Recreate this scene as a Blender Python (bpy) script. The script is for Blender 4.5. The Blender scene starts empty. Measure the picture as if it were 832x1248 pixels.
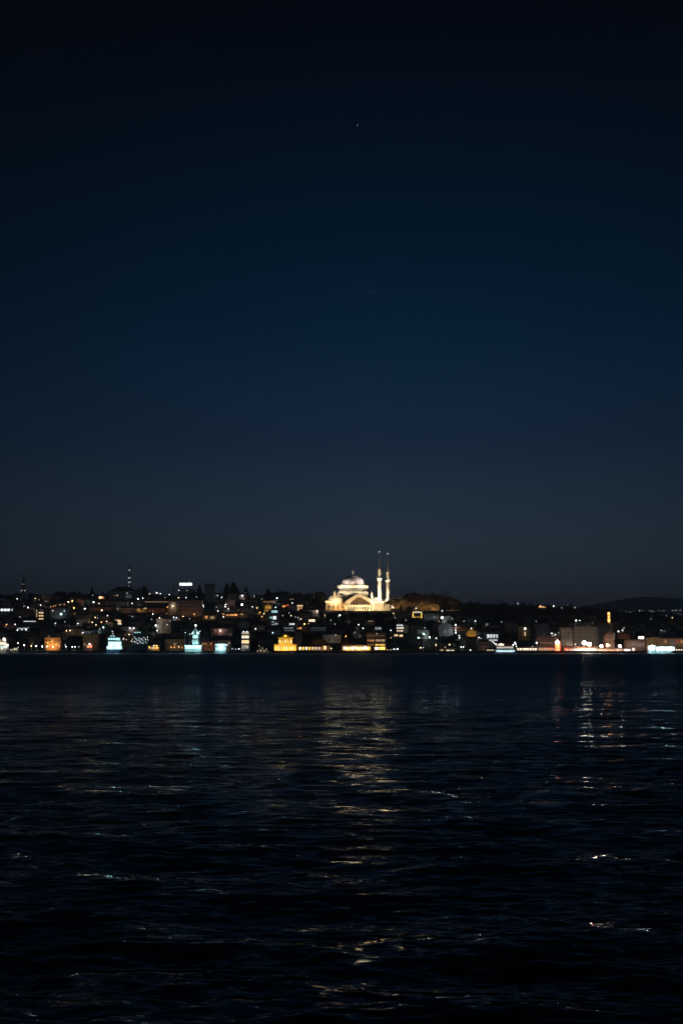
import bpy, math, random
import numpy as np
from mathutils import Vector
random.seed(11); rng = np.random.default_rng(5)
scene = bpy.context.scene
col = scene.collection
R = math.radians

# ------------------------------------------------------------------ camera
F = 832 * 50 / 24.0
PITCH = math.atan(163 / F)
CH = 6.0
cam = bpy.data.cameras.new('camera'); cam.lens = 50; cam.sensor_width = 24; cam.sensor_fit = 'HORIZONTAL'
cam.clip_start = 0.5; cam.clip_end = 80000
camo = bpy.data.objects.new('camera', cam); col.objects.link(camo)
camo.location = (0, 0, CH); camo.rotation_euler = (R(90) + PITCH, 0, 0)
scene.camera = camo
cp, sp = math.cos(PITCH), math.sin(PITCH)
def ray(px, py):
    cx = (px - 416) / F; cz = (624 - py) / F
    return cx, cp - sp * cz, sp + cp * cz
def at(px, py, Y):
    dx, dy, dz = ray(px, py); t = Y / dy
    return Vector((dx * t, Y, CH + dz * t))
def pxof(x, y, z):
    z -= CH
    d = cp * y + sp * z; u = cp * z - sp * y
    return 416 + F * x / d, 624 - F * u / d

# ------------------------------------------------------------------ terrain
YS = 1150.0
RU = [-800, -200, 0, 50, 100, 150, 200, 250, 300, 350, 385, 430, 480, 520, 550, 590, 640, 700, 728, 790, 832, 1000, 1600]
RP = [745, 738, 733, 731.5, 729, 724, 726.5, 727, 728.5, 730, 730, 729, 731, 736, 741, 742.5, 743, 747, 749, 753, 756, 760, 765]
YR = 1600.0
def Hn(x, y):
    x = np.asarray(x, float); y = np.asarray(y, float)
    u = 416 + F * x / y
    zr = CH + (787 - np.interp(u, RU, RP)) / F * YR
    t = np.clip((y - 1192) / (YR - 1192), 0, 1)
    z = 1.8 + (zr - 1.8) * (t * (1.35 - .35 * t))
    z = z + 1.2 * np.sin(x * .031 + y * .017) * np.minimum(1, t * 6) * (1 - t)
    z = np.where(y > YR, np.maximum(9, zr - (y - YR) * .12), z)
    # level court of the mosque
    mx, my = 5.0, 1450.0
    q = np.maximum(np.abs(x - mx) / 48, np.abs(y - my) / 30)
    w = np.clip((1.35 - q) / .35, 0, 1)
    return z * (1 - w) + 40.7 * w
def H(x, y): return float(Hn(x, y))
def ground(px, py, pole=0.0, ymin=1153.0, ymax=1640.0):
    Y = ymin
    while Y < ymax:
        p = at(px, py, Y)
        if p.z <= H(p.x, p.y) + pole: return Y
        Y += 2.0
    return None

# ------------------------------------------------------------------ materials
def lin(c):
    return tuple((v / 255 / 12.92) if v / 255 <= .04045 else ((v / 255 + .055) / 1.055) ** 2.4 for v in c)
MATS = {}
def mat(name, c, rough=.8, var=.25, scale=.6, metal=0, bump=0.0):
    if name in MATS: return MATS[name]
    m = bpy.data.materials.new(name); m.use_nodes = True; nt = m.node_tree; b = nt.nodes['Principled BSDF']
    b.inputs['Roughness'].default_value = rough; b.inputs['Metallic'].default_value = metal
    tc = nt.nodes.new('ShaderNodeTexCoord'); n = nt.nodes.new('ShaderNodeTexNoise')
    n.inputs['Scale'].default_value = scale; n.inputs['Detail'].default_value = 5
    nt.links.new(tc.outputs['Object'], n.inputs['Vector'])
    r = nt.nodes.new('ShaderNodeValToRGB')
    r.color_ramp.elements[0].position = .3; r.color_ramp.elements[1].position = .7
    r.color_ramp.elements[0].color = tuple(v * (1 - var) for v in c) + (1,)
    r.color_ramp.elements[1].color = tuple(min(1, v * (1 + var)) for v in c) + (1,)
    nt.links.new(n.outputs['Fac'], r.inputs['Fac']); nt.links.new(r.outputs['Color'], b.inputs['Base Color'])
    if bump:
        bp = nt.nodes.new('ShaderNodeBump'); bp.inputs['Strength'].default_value = bump
        nt.links.new(n.outputs['Fac'], bp.inputs['Height']); nt.links.new(bp.outputs['Normal'], b.inputs['Normal'])
    MATS[name] = m; return m
def emit(name, c, s, sample=False, mottle=0.0):
    if name in MATS: return MATS[name]
    m = bpy.data.materials.new(name); m.use_nodes = True; nt = m.node_tree; b = nt.nodes['Principled BSDF']
    b.inputs['Base Color'].default_value = (.3, .3, .3, 1); b.inputs['Roughness'].default_value = .5
    b.inputs['Emission Color'].default_value = tuple(c) + (1,); b.inputs['Emission Strength'].default_value = s
    if mottle:       # what shows behind the panes: lamps, curtains, dark furniture
        tc = nt.nodes.new('ShaderNodeTexCoord'); n = nt.nodes.new('ShaderNodeTexVoronoi'); n.inputs['Scale'].default_value = .55
        nt.links.new(tc.outputs['Object'], n.inputs['Vector'])
        mr = nt.nodes.new('ShaderNodeMapRange'); mr.inputs['From Min'].default_value = 0; mr.inputs['From Max'].default_value = .9
        mr.inputs['To Min'].default_value = s * (1 + mottle * 1.5); mr.inputs['To Max'].default_value = s * (1 - mottle)
        nt.links.new(n.outputs['Distance'], mr.inputs['Value']); nt.links.new(mr.outputs['Result'], b.inputs['Emission Strength'])
    m.cycles.emission_sampling = 'AUTO' if sample else 'NONE'
    MATS[name] = m; return m
WARM = (1, .66, .34); ORAN = (1, .42, .12); WHIT = (.86, .93, 1.0); CYAN = (.50, .95, 1.0); RED = (1, .10, .03); YEL = (1, .62, .10); PINK = (1, .72, .62); CREAM = (1, .84, .6)
COLS = dict(A=WARM, O=ORAN, W=WHIT, C=CYAN, R=RED, Y=YEL, P=PINK, K=CREAM)
def em(k, s, mottle=0.0):
    return emit('glow_%s_%s_%s' % (k, s, mottle), COLS[k], s, mottle=mottle)
stone = mat('mosque_stone', (.62, .55, .43), .85, .12, .8, bump=.2)
tymp = mat('tympanum_shaded_stone', (.11, .055, .022), .85, .25, .7)  # stone darkened to brown: the shade of the gable recess is in the colour
lead = mat('lead_roof', (.014, .014, .016), .6, .2, .5)
domelead = mat('dome_lead', (.42, .37, .35), .55, .15, .4)
gold = mat('gilded_metal', (.8, .55, .15), .4, .1)
glass = mat('dark_glass', (.02, .025, .03), .12, .2)
walls = [mat('plaster_grey', (.24, .23, .22), .9, .2), mat('plaster_beige', (.36, .30, .22), .9, .2), mat('brick_brown', (.20, .12, .08), .9, .3),
         mat('plaster_white', (.55, .53, .5), .9, .15), mat('plaster_ochre', (.38, .26, .12), .9, .2), mat('plaster_rose', (.34, .22, .18), .9, .2), mat('concrete_grey', (.17, .17, .17), .9, .2)]
WN = dict(grey=0, beige=1, brown=2, white=3, ochre=4, rose=5, concrete=6)
rooft = mat('roof_tiles', (.16, .07, .045), .9, .3, 1.5); roofd = mat('roof_dark', (.06, .055, .05), .9, .3)
metal = mat('painted_metal', (.12, .12, .13), .5, .1); framem = mat('window_frame', (.3, .29, .27), .7, .1)
asphalt = mat('asphalt', (.05, .05, .05), .9, .3, .3); concrete = mat('quay_concrete', (.10, .095, .09), .9, .3, .4, bump=.3)
soil = mat('hillside_soil', (.045, .042, .028), 1, .4, .05)
bark = mat('bark', (.06, .045, .03), .95, .3, 2)
leafs = [mat('leaves_dark', (.035, .055, .022), .9, .4, .4), mat('leaves_olive', (.06, .065, .03), .9, .4, .4), mat('leaves_needle', (.022, .04, .022), .9, .35, .5), mat('twigs_brown', (.17, .125, .08), .95, .35, .5)]
hullw = mat('ship_white_paint', (.75, .77, .78), .4, .06); hulld = mat('ship_dark_paint', (.03, .05, .09), .4, .2)

# ------------------------------------------------------------------ mesh helper
class MB:
    def __init__(s): s.v = []; s.f = []; s.m = []; s.k = 0
    def add(s, vs, fs):
        o = len(s.v); s.v += [tuple(v) for v in vs]; s.f += [[i + o for i in f] for f in fs]; s.m += [s.k] * len(fs); return s
    def box(s, x0, x1, y0, y1, z0, z1):
        return s.add([(x0, y0, z0), (x1, y0, z0), (x1, y1, z0), (x0, y1, z0), (x0, y0, z1), (x1, y0, z1), (x1, y1, z1), (x0, y1, z1)],
                     [[0, 3, 2, 1], [4, 5, 6, 7], [0, 1, 5, 4], [1, 2, 6, 5], [2, 3, 7, 6], [3, 0, 4, 7]])
    def prism(s, pts, y0, y1):      # outline in x,z (counter-clockwise seen from -y), extruded in y
        n = len(pts)
        return s.add([(x, y0, z) for x, z in pts] + [(x, y1, z) for x, z in pts],
                     [list(range(n)), list(range(2 * n - 1, n - 1, -1))] + [[i, i + n, (i + 1) % n + n, (i + 1) % n] for i in range(n)])
    def flat(s, pts, z0, z1):       # outline in x,y extruded in z
        n = len(pts)
        return s.add([(x, y, z0) for x, y in pts] + [(x, y, z1) for x, y in pts],
                     [list(range(n - 1, -1, -1)), list(range(n, 2 * n))] + [[i, (i + 1) % n, (i + 1) % n + n, i + n] for i in range(n)])
    def lathe(s, prof, seg=16, c=(0, 0), a0=0, a1=2 * math.pi):
        n = len(prof); full = abs(a1 - a0 - 2 * math.pi) < 1e-6; k = seg if full else seg + 1
        vs = [(c[0] + r * math.cos(a0 + (a1 - a0) * i / seg), c[1] + r * math.sin(a0 + (a1 - a0) * i / seg), z) for i in range(k) for r, z in prof]
        fs = []
        for i in range(seg):
            j = (i + 1) % k
            for q in range(n - 1): fs.append([i * n + q, j * n + q, j * n + q + 1, i * n + q + 1])
        return s.add(vs, fs)
    def tube(s, a, b, r0, r1=None, seg=6):
        a = Vector(a); b = Vector(b); r1 = r0 if r1 is None else r1; d = (b - a).normalized()
        e = d.orthogonal().normalized(); g = d.cross(e)
        vs = [p + (e * math.cos(2 * math.pi * i / seg) + g * math.sin(2 * math.pi * i / seg)) * r for p, r in ((a, r0), (b, r1)) for i in range(seg)]
        return s.add(vs, [[i, (i + 1) % seg, (i + 1) % seg + seg, i + seg] for i in range(seg)] + [list(range(seg - 1, -1, -1)), list(range(seg, 2 * seg))])
    def ball(s, c, r, seg=10, rings=6, sz=1):
        return s.lathe([(max(.001, r * math.sin(math.pi * i / rings)), c[2] - r * sz * math.cos(math.pi * i / rings)) for i in range(rings + 1)], seg, (c[0], c[1]))
    def mesh(s, name, mats):
        me = bpy.data.meshes.new(name); me.from_pydata(s.v, [], s.f)
        for m in (mats if isinstance(mats, (list, tuple)) else [mats]): me.materials.append(m)
        if any(s.m): me.polygons.foreach_set('material_index', s.m)
        me.update(); return me
    def build(s, name, mats, parent=None, smooth=False):
        me = s.mesh(name, mats)
        if smooth:
            me.polygons.foreach_set('use_smooth', [True] * len(me.polygons))
            me.update()
        return link(name, me, parent)
def link(name, data, parent=None, loc=None):
    o = bpy.data.objects.new(name, data); col.objects.link(o); o.parent = parent
    if loc is not None: o.location = loc
    return o
def thing(name, label, cat, loc=(0, 0, 0), rz=0, group=None):
    o = bpy.data.objects.new(name, None); o.empty_display_size = 1; col.objects.link(o)
    o.location = loc; o.rotation_euler = (0, 0, rz); tag(o, label, cat, group); return o
def tag(o, label=None, cat=None, group=None, kind=None):
    if label: o['label'] = label
    if cat: o['category'] = cat
    if group: o['group'] = group
    if kind: o['kind'] = kind
    return o
def copy_tree(o, parent=None):
    c = o.copy(); col.objects.link(c); c.parent = parent
    for ch in list(o.children): copy_tree(ch, c)
    return c
def light(kind, loc, colr, power, parent=None, size=.3, aim=None, cone=100):
    l = bpy.data.lights.new('lamp_light', kind); l.color = colr; l.energy = power; l.shadow_soft_size = size
    if kind == 'SPOT': l.spot_size = R(cone); l.spot_blend = .6
    o = bpy.data.objects.new('lamp_light', l); col.objects.link(o); o.parent = parent; o.location = loc
    if aim is not None: o.rotation_euler = (Vector(aim) - Vector(loc)).to_track_quat('-Z', 'Y').to_euler()
    return o

# ------------------------------------------------------------------ labels by landmark
LAND = [(28, 'dark slender minaret'), (67, 'amber waterfront facade'), (138, 'cyan lit ship'), (157, 'lattice mast'), (190, 'beige lamplit house'), (226, 'white rooftop sign'), (255, 'dark tower block'),
        (298, 'lit stair tower'), (346, 'yellow domed pavilion'), (430, 'floodlit mosque'), (508, 'yellow gate kiosk'), (543, 'pale violet house'),
        (600, 'white glazed kiosk'), (679, 'red glowing kiosk'), (742, 'vertical orange sign'), (797, 'ochre gabled barn')]
ORD = 'first second third fourth fifth sixth seventh eighth ninth tenth eleventh twelfth thirteenth fourteenth fifteenth sixteenth seventeenth eighteenth nineteenth twentieth'.split()
PEND = []
def band(py):
    return 'on the ridge' if py < 736 else 'on upper slope' if py < 751 else 'on middle slope' if py < 765 else 'on lower slope' if py < 782 else 'on waterfront'
def pend(o, desc, px, py, b=None): PEND.append((o, desc, px, py, band(py) if b is None else b))
def finish_labels():
    g = {}
    for o, d, px, py, b in PEND:
        lx, ln = min(LAND, key=lambda q: abs(q[0] - px)); side = 'left' if px < lx else 'right'
        g.setdefault((d, b, ln, side), []).append((abs(px - lx), py, o))
    for (d, b, ln, side), L in g.items():
        L.sort(key=lambda q: (q[0], q[1]))
        for i, (_, _, o) in enumerate(L):
            o['label'] = '%s%s, %s%s of the %s' % (d, b and ' ' + b, (ORD[i] + ' ') if len(L) > 1 else '', side, ln)

# protected boxes: nothing nearer may be put over them
PROT = []; FOOT = []
def hides(x0, y0, x1, y1, Y, pad=.3):
    for a0, b0, a1, b1, yy in PROT:
        if x1 > a0 - pad and x0 < a1 + pad and y1 > b0 - pad and y0 < b1 + pad and Y < yy + 1: return True
    return False
def clash(x, y, r):
    return any((x - a) ** 2 + (y - b) ** 2 < (r + q) ** 2 for a, b, q in FOOT)

# ------------------------------------------------------------------ water, ground, hills
def water():
    hs = 1.0
    pys = 787.0 + np.concatenate([np.array([9.0, 9.6, 10.3, 11, 12, 13, 14.5, 16, 18]), np.linspace(20, 560, 820)])
    Y = CH * F / (pys - 787.0); Y[0] = 1156
    us = np.concatenate([np.linspace(-1400, -160, 50), np.linspace(-150, 982, 620), np.linspace(992, 2200, 50)])
    YY, UU = np.meshgrid(Y, us, indexing='ij'); XX = (UU - 416) / F * YY
    dy = np.abs(np.gradient(Y)); Z = np.zeros_like(XX); DX = np.zeros_like(XX); DY = np.zeros_like(XX)
    n = 84
    for k in range(n):
        lam = .36 * (13 / .36) ** ((k + rng.random()) / n)
        th = rng.normal(0, .6 if lam < 4 else .5) + .12
        kx, ky = math.sin(th) * 2 * math.pi / lam, math.cos(th) * 2 * math.pi / lam
        slope = .0125 if lam < 2 else .0085 if lam < 6 else .0034
        a = slope * lam / (2 * math.pi) * math.sqrt(2)
        fade = np.clip((lam / dy - 2.2) / 3, 0, 1)[:, None]
        # gusts: patches of rougher and calmer water
        gx, gy = rng.uniform(.01, .06), rng.uniform(.004, .02)
        gust = 1 + .55 * np.sin(XX * gx + YY * gy + rng.uniform(0, 6)) * (1 if lam < 5 else .3)
        ph = kx * XX + ky * YY + rng.uniform(0, 2 * math.pi)
        Z += a * fade * gust * np.sin(ph)
        DX += -.7 * a * fade * gust * math.sin(th) * np.cos(ph) * -1; DY += .7 * a * fade * gust * math.cos(th) * np.cos(ph)
    nr, nc = XX.shape
    V = np.stack([XX + DX * .6, YY + DY * .6, Z], -1).reshape(-1, 3)
    i = (np.arange(nr - 1)[:, None] * nc + np.arange(nc - 1)).ravel()
    Fc = np.stack([i, i + nc, i + nc + 1, i + 1], -1)
    me = bpy.data.meshes.new('water'); me.vertices.add(len(V)); me.vertices.foreach_set('co', V.ravel())
    me.loops.add(Fc.size); me.loops.foreach_set('vertex_index', Fc.ravel().astype(np.int32))
    me.polygons.add(len(Fc)); me.polygons.foreach_set('loop_start', (np.arange(len(Fc)) * 4).astype(np.int32))
    me.update(calc_edges=True); me.polygons.foreach_set('use_smooth', [True] * len(Fc)); me.validate()
    m = bpy.data.materials.new('sea_water'); m.use_nodes = True; nt = m.node_tree; b = nt.nodes['Principled BSDF']
    pass
    tc = nt.nodes.new('ShaderNodeTexCoord'); geo = nt.nodes.new('ShaderNodeNewGeometry')
    prev = None
    def vm(op, a, bb):
        n = nt.nodes.new('ShaderNodeVectorMath'); n.operation = op
        for s, q in ((0, a), (1, bb)):
            if q is None: continue
            if isinstance(q, (tuple, list)): n.inputs[s].default_value = q
            else: nt.links.new(q, n.inputs[s])
        return n
    for (sx, sy, amp, off) in ((.9, 2.6, WAVE[0], 0), (.22, .7, WAVE[1], 40), (3.0, 7.0, WAVE[2], 90)):
        mp = nt.nodes.new('ShaderNodeMapping'); mp.inputs['Scale'].default_value = (sx, sy, 1); mp.inputs['Location'].default_value = (off, off, off)
        mp.inputs['Rotation'].default_value = (0, 0, .08)
        nt.links.new(tc.outputs['Object'], mp.inputs['Vector'])
        nz = nt.nodes.new('ShaderNodeTexNoise'); nz.inputs['Scale'].default_value = 1; nz.inputs['Detail'].default_value = 2; nz.inputs['Distortion'].default_value = .6
        nt.links.new(mp.outputs['Vector'], nz.inputs['Vector'])
        s1 = vm('SUBTRACT', nz.outputs['Color'], (.5, .5, .5)); s2 = vm('MULTIPLY', s1.outputs[0], (amp * .8, amp * 1.5, 0))
        prev = s2.outputs[0] if prev is None else vm('ADD', prev, s2.outputs[0]).outputs[0]
    # gust patches
    mp = nt.nodes.new('ShaderNodeMapping'); mp.inputs['Scale'].default_value = (.02, .012, 1); nt.links.new(tc.outputs['Object'], mp.inputs['Vector'])
    nz = nt.nodes.new('ShaderNodeTexNoise'); nz.inputs['Detail'].default_value = 4; nz.inputs['Scale'].default_value = 1; nt.links.new(mp.outputs['Vector'], nz.inputs['Vector'])
    mr = nt.nodes.new('ShaderNodeMapRange'); mr.inputs['From Min'].default_value = .3; mr.inputs['From Max'].default_value = .7; mr.inputs['To Min'].default_value = .45; mr.inputs['To Max'].default_value = 1.35
    nt.links.new(nz.outputs['Fac'], mr.inputs['Value'])
    # far from the near shore the ripples are too fine to model: they go over into roughness
    sp_ = nt.nodes.new('ShaderNodeSeparateXYZ'); nt.links.new(tc.outputs['Object'], sp_.inputs[0])
    far = nt.nodes.new('ShaderNodeValToRGB'); fd = nt.nodes.new('ShaderNodeMath'); fd.operation = 'DIVIDE'; fd.inputs[1].default_value = 1200; nt.links.new(sp_.outputs['Y'], fd.inputs[0]); nt.links.new(fd.outputs[0], far.inputs['Fac'])
    RO = [(0, .03), (50, .045), (100, .09), (150, .18), (220, .28), (340, .40), (1150, .58)]
    NO = [(0, 1), (80, 1), (150, .85), (300, .5), (600, .2), (1150, .1)]
    def ramp(n, L):
        e_ = n.color_ramp.elements
        while len(e_) < len(L): e_.new(.5)
        for q_, (d_, v_) in zip(e_, L): q_.position = d_ / 1200; q_.color = (v_, v_, v_, 1)
    ramp(far, RO)
    fan = nt.nodes.new('ShaderNodeValToRGB'); nt.links.new(fd.outputs[0], fan.inputs['Fac']); ramp(fan, NO)
    fm_ = nt.nodes.new('ShaderNodeMath'); fm_.operation = 'MULTIPLY'; nt.links.new(mr.outputs['Result'], fm_.inputs[0]); nt.links.new(fan.outputs['Color'], fm_.inputs[1]); mr = fm_
    sc = nt.nodes.new('ShaderNodeVectorMath'); sc.operation = 'SCALE'; nt.links.new(prev, sc.inputs[0]); nt.links.new(mr.outputs[0], sc.inputs['Scale'])
    ad = vm('ADD', geo.outputs['Normal'], sc.outputs[0]); no = vm('NORMALIZE', ad.outputs[0], None)
    
    fr = nt.nodes.new('ShaderNodeFresnel'); fr.inputs['IOR'].default_value = 1.33; nt.links.new(no.outputs[0], fr.inputs['Normal'])
    df = nt.nodes.new('ShaderNodeBsdfDiffuse'); df.inputs['Color'].default_value = (.0012, .005, .009, 1)
    gl = nt.nodes.new('ShaderNodeBsdfGlossy'); gl.inputs['Color'].default_value = (.42, .48, .53, 1); nt.links.new(far.outputs['Color'], gl.inputs['Roughness']); nt.links.new(no.outputs[0], gl.inputs['Normal'])
    mxs = nt.nodes.new('ShaderNodeMixShader'); nt.links.new(fr.outputs[0], mxs.inputs[0]); nt.links.new(df.outputs[0], mxs.inputs[1]); nt.links.new(gl.outputs[0], mxs.inputs[2])
    nt.links.new(mxs.outputs[0], nt.nodes['Material Output'].inputs['Surface']); nt.nodes.remove(b)
    me.materials.append(m)
    return tag(link('water', me), kind='structure')
WAVE = (.50, .44, .28)
water()

def sheet(name, us, ys, zf, m):
    YY, UU = np.meshgrid(ys, us, indexing='ij'); XX = (UU - 416) / F * YY; ZZ = zf(XX, YY)
    nr, nc = XX.shape; V = np.stack([XX, YY, ZZ], -1).reshape(-1, 3)
    fs = [(r * nc + c, r * nc + c + 1, (r + 1) * nc + c + 1, (r + 1) * nc + c) for r in range(nr - 1) for c in range(nc - 1)]
    me = bpy.data.meshes.new(name); me.from_pydata(V.tolist(), [], fs); me.polygons.foreach_set('use_smooth', [True] * len(fs)); me.materials.append(m); me.update()
    return tag(link(name, me), kind='structure')
sheet('hillside_terrain', np.arange(-1200, 2040, 9.0), np.concatenate([np.arange(1164.0, 1700, 8), np.arange(1700, 4300, 90)]), Hn, soil)
DU = [-1500, 300, 500, 600, 640, 690, 728, 755, 780, 800, 832, 900, 1100, 2500]
DP = [760, 752, 748, 746, 744, 740.5, 735.5, 731, 728, 728.5, 732, 736, 745, 760]
def H2n(x, y):
    u = 416 + F * np.asarray(x, float) / y; zr = CH + (787 - np.interp(u, DU, DP)) / F * 9000
    t = np.clip((np.asarray(y) - 4200) / 4800, 0, 1)
    return np.where(np.asarray(y) < 9000, 4 + (zr - 4) * t ** 1.15, zr - (np.asarray(y) - 9000) * .1) + 6 * np.sin(np.asarray(x) * .004 + np.asarray(y) * .002) * t
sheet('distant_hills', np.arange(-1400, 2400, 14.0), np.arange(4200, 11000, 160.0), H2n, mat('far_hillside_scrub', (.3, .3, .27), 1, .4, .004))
q = MB(); q.box(-900, 900, 1150, 1158, -3, 1.8)
tag(q.build('quay_wall', concrete), 'long low dark concrete quay wall standing along the far shoreline', 'quay wall')
q = MB(); q.box(-900, 900, 1158.003, 1164, -1, 1.75); tag(q.build('promenade_path', concrete), kind='structure')
q = MB(); q.add([(-900, 1168, 1.806), (900, 1168, 1.806), (900, 1176, 1.806), (-900, 1176, 1.806)], [[0, 1, 2, 3]]); tag(q.build('shore_road', asphalt), kind='structure')

# ------------------------------------------------------------------ the mosque
S = .825; MY = 1430.0; MZ = 40.7
MX = at(430, 745, MY).x
def lx(px): return (px - 430) * S
def lz(py): return (745 - py) * S
def arch_pts(xc, z0, w, h, n=7):
    r = w / 2
    return [(xc - r, z0), (xc + r, z0)] + [(xc + r * math.cos(math.pi * i / n), z0 + h - r + r * 1.25 * math.sin(math.pi * i / n)) for i in range(n + 1)]
def arch(name, xc, z0, w, h, y0, y1, m, parent):
    return MB().prism(arch_pts(xc, z0, w, h), y0, y1).build(name, m, parent)
mosque = thing('mosque', 'large floodlit cream stone mosque with wide ribbed dome on the hilltop', 'mosque', (MX, MY, MZ))
b = MB(); b.box(-7.4, 22, 2, 32, -2, 12); b.box(-27.2, -7.4, 5, 28, -2, 9); b.box(22, 31, 3, 26, -2, 9.2); b.box(31, 37, 5, 14, -2, 6.5)
b.prism([(-8, 5.4), (22.4, 5.4), (22.4, 8.2), (7.4, 17.4), (4.2, 17.4), (-8, 8.8)], 1.0, 6)
b.lathe([(15.4, 8), (15.4, 17.4), (.1, 17.4)], 16, (0, 19)); b.build('wall', stone, mosque)
MB().box(-28, -6.6, 4.2, 28.5, 9.003, 9.9).build('cornice', stone, mosque)
MB().box(21.6, 31.6, 2.4, 26.5, 9.203, 9.9).build('cornice', stone, mosque)
MB().box(-9, 23, -.3, 1.0, 5.1, 6.0).build('cornice', stone, mosque)
g = MB()
for (xa, za, xb, zb) in ((-7.6, 7.6, 4.6, 15.9), (4.6, 15.9, 7.2, 15.9), (7.2, 15.9, 21.8, 7.2)):
    d = Vector((xb - xa, zb - za)).normalized(); nn = Vector((-d.y, d.x)) * 1.45
    g.prism([(xa - nn.x, za - nn.y), (xb - nn.x, zb - nn.y), (xb + nn.x, zb + nn.y), (xa + nn.x, za + nn.y)], -.6 - .004 * len(g.v), 1.0)
g.build('gable_arch', stone, mosque)
MB().prism([(-2.8, 6.1), (17, 6.1), (17, 8.4), (7.2, 13.8), (4.6, 13.8), (-2.8, 8.2)], .85, .98).build('tympanum', tymp, mosque)
for i in range(5): arch('window', -.2 + i * 3.4 + .8, 6.8, 1.3, 2.2 + (1.6 if i in (1, 2, 3) else 0), .72, .848, glass, mosque)
b = MB(); b.box(-7.39, 21.99, .9, 2, -2, 5.098); b.build('front_wall', stone, mosque)
for i in range(9): arch('window', -4.2 + i * 2.75, 1.2, 1.15, 2.9, .75, .897, glass, mosque)
for x in (-7.2, -5.9, 21.0): MB().box(x - .55, x + .55, -.2, .9, -3, 5.0).build('pilaster', stone, mosque)
MB().prism([(-10.4, 8), (-10.4, 10.6), (-5.2, 15.2), (-.4, 18.0), (5.8, 18.0), (5.8, 8)][::-1], 1.3, 9).build('lead_roof', lead, mosque)
MB().prism([(5.8, 8), (5.8, 17.2), (8, 17.2), (24, 8.5), (24, 8)][::-1], 6.1, 9).build('lead_roof', lead, mosque)
for i, x in enumerate((-24.2, -19.6, -15, -10.6)): arch('blind_arch', x, .4, 3.4, 7.2, 4.86, 4.995, mat('arch_stone', (.5, .34, .18), .85, .2), mosque)
for i, x in enumerate((-24.2, -19.6, -15, -10.6)): arch('window', x, 2.6, 1.2, 2.6, 4.74, 4.855, glass, mosque)
def domeprof(r, h, z0, n=10): return [(max(.02, r * math.cos(math.pi / 2 * i / n)), z0 + h * math.sin(math.pi / 2 * i / n)) for i in range(n + 1)]
MB().lathe([(7.6, 9.9), (7.6, 11.4), (8.0, 11.5), (8.0, 12)] + domeprof(7.3, 5.2, 12), 28, (-17.6, 13.5)).build('semi_dome', domelead if 0 else stone, mosque, True)
for k in range(7):
    a = R(200 + k * 23.3); MB().box(-.55, .55, -.06, .06, 10.1, 11.3).build('window', glass, mosque).location = (-17.6 + 7.66 * math.cos(a), 13.5 + 7.66 * math.sin(a), 0)
MB().lathe([(5.6, 9.9), (5.6, 14)] + domeprof(5.6, 4.2, 14), 24, (-12.2, 9.5)).build('semi_dome', stone, mosque, True)
MB().lathe([(1.2, 9.9), (1.2, 18.2), (1.6, 18.4), (1.6, 19), (1.1, 19.6), (.1, 21)], 10, (-18.4, 9.0)).build('corner_turret', stone, mosque)
MB().lathe([(1.1, 9.9), (1.1, 15.4), (1.5, 15.6), (1.3, 16.3), (.1, 19.5)], 10, (18.8, 3.2)).build('corner_turret', stone, mosque)
MB().lathe([(4.2, 9.2), (4.2, 11.2)] + domeprof(4.2, 3.4, 11.2), 24, (22.6, 9.2)).build('side_dome', stone, mosque, True)
MB().lathe([(3.0, 9.2), (3.0, 10.4)] + domeprof(3.0, 2.4, 10.4), 20, (28.4, 8)).build('side_dome', stone, mosque, True)
MB().lathe([(15.6, 17.4), (16.2, 17.6), (16.2, 18.9), (15.0, 19.0), (15.0, 24.2), (15.7, 24.5), (15.9, 26.0), (15.3, 26.3)], 48, (0, 19)).build('drum', stone, mosque)
MB().lathe([(15.3, 26.3), (12.1, 26.9), (12.1, 27.9), (11.9, 28)], 48, (0, 19)).build('shoulder_roof', domelead, mosque)
for k in range(21):
    a = R(180 + k * 9); o = arch('window', 0, 19.8, 1.5, 3.4, -.14, .1, glass, mosque); o.location = (15.0 * math.cos(a), 19 + 15.0 * math.sin(a), 0); o.rotation_euler = (0, 0, a + R(90))
for k in range(20):
    a = R(184.5 + k * 9); o = MB().box(-.5, .5, -.1, .1, 27.0, 27.75).build('window', glass, mosque); o.location = (12.1 * math.cos(a), 19 + 12.1 * math.sin(a), 0); o.rotation_euler = (0, 0, a + R(90))
dm = MB(); n = 96; prof = domeprof(11.7, 8.2, 28, 12)
vs = [(0 + r * (1 + (.018 if i % 4 == 0 else 0)) * math.cos(2 * math.pi * i / n), 19 + r * (1 + (.018 if i % 4 == 0 else 0)) * math.sin(2 * math.pi * i / n), z) for i in range(n) for r, z in prof]
dm.add(vs, [[i * 13 + q, ((i + 1) % n) * 13 + q, ((i + 1) % n) * 13 + q + 1, i * 13 + q + 1] for i in range(n) for q in range(12)])
dome = dm.build('dome', domelead, mosque)
MB().lathe([(.35, 36), (.12, 36.5), (.12, 37.5)], 8, (0, 19)).build('finial_rod', lead, dome)
fb = MB(); fb.lathe([(.12, 37.5), (.6, 37.8), (.6, 38.3), (.15, 38.7), (.15, 39.0)], 10, (0, 19))
for i in range(9):      # crescent
    a0, a1 = R(-60 + i * 33), R(-60 + (i + 1) * 33); w = .22 * math.sin(math.pi * (i + .5) / 9) + .05
    fb.tube((.8 * math.sin(a0), 19, 40.2 - .8 * math.cos(a0)), (.8 * math.sin(a1), 19, 40.2 - .8 * math.cos(a1)), w)
fb.build('finial', emit('gilded_finial_glow', (1, .72, .3), .5), dome)  # no lamp: gilding glows to stand in for the floodlight it catches
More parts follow.
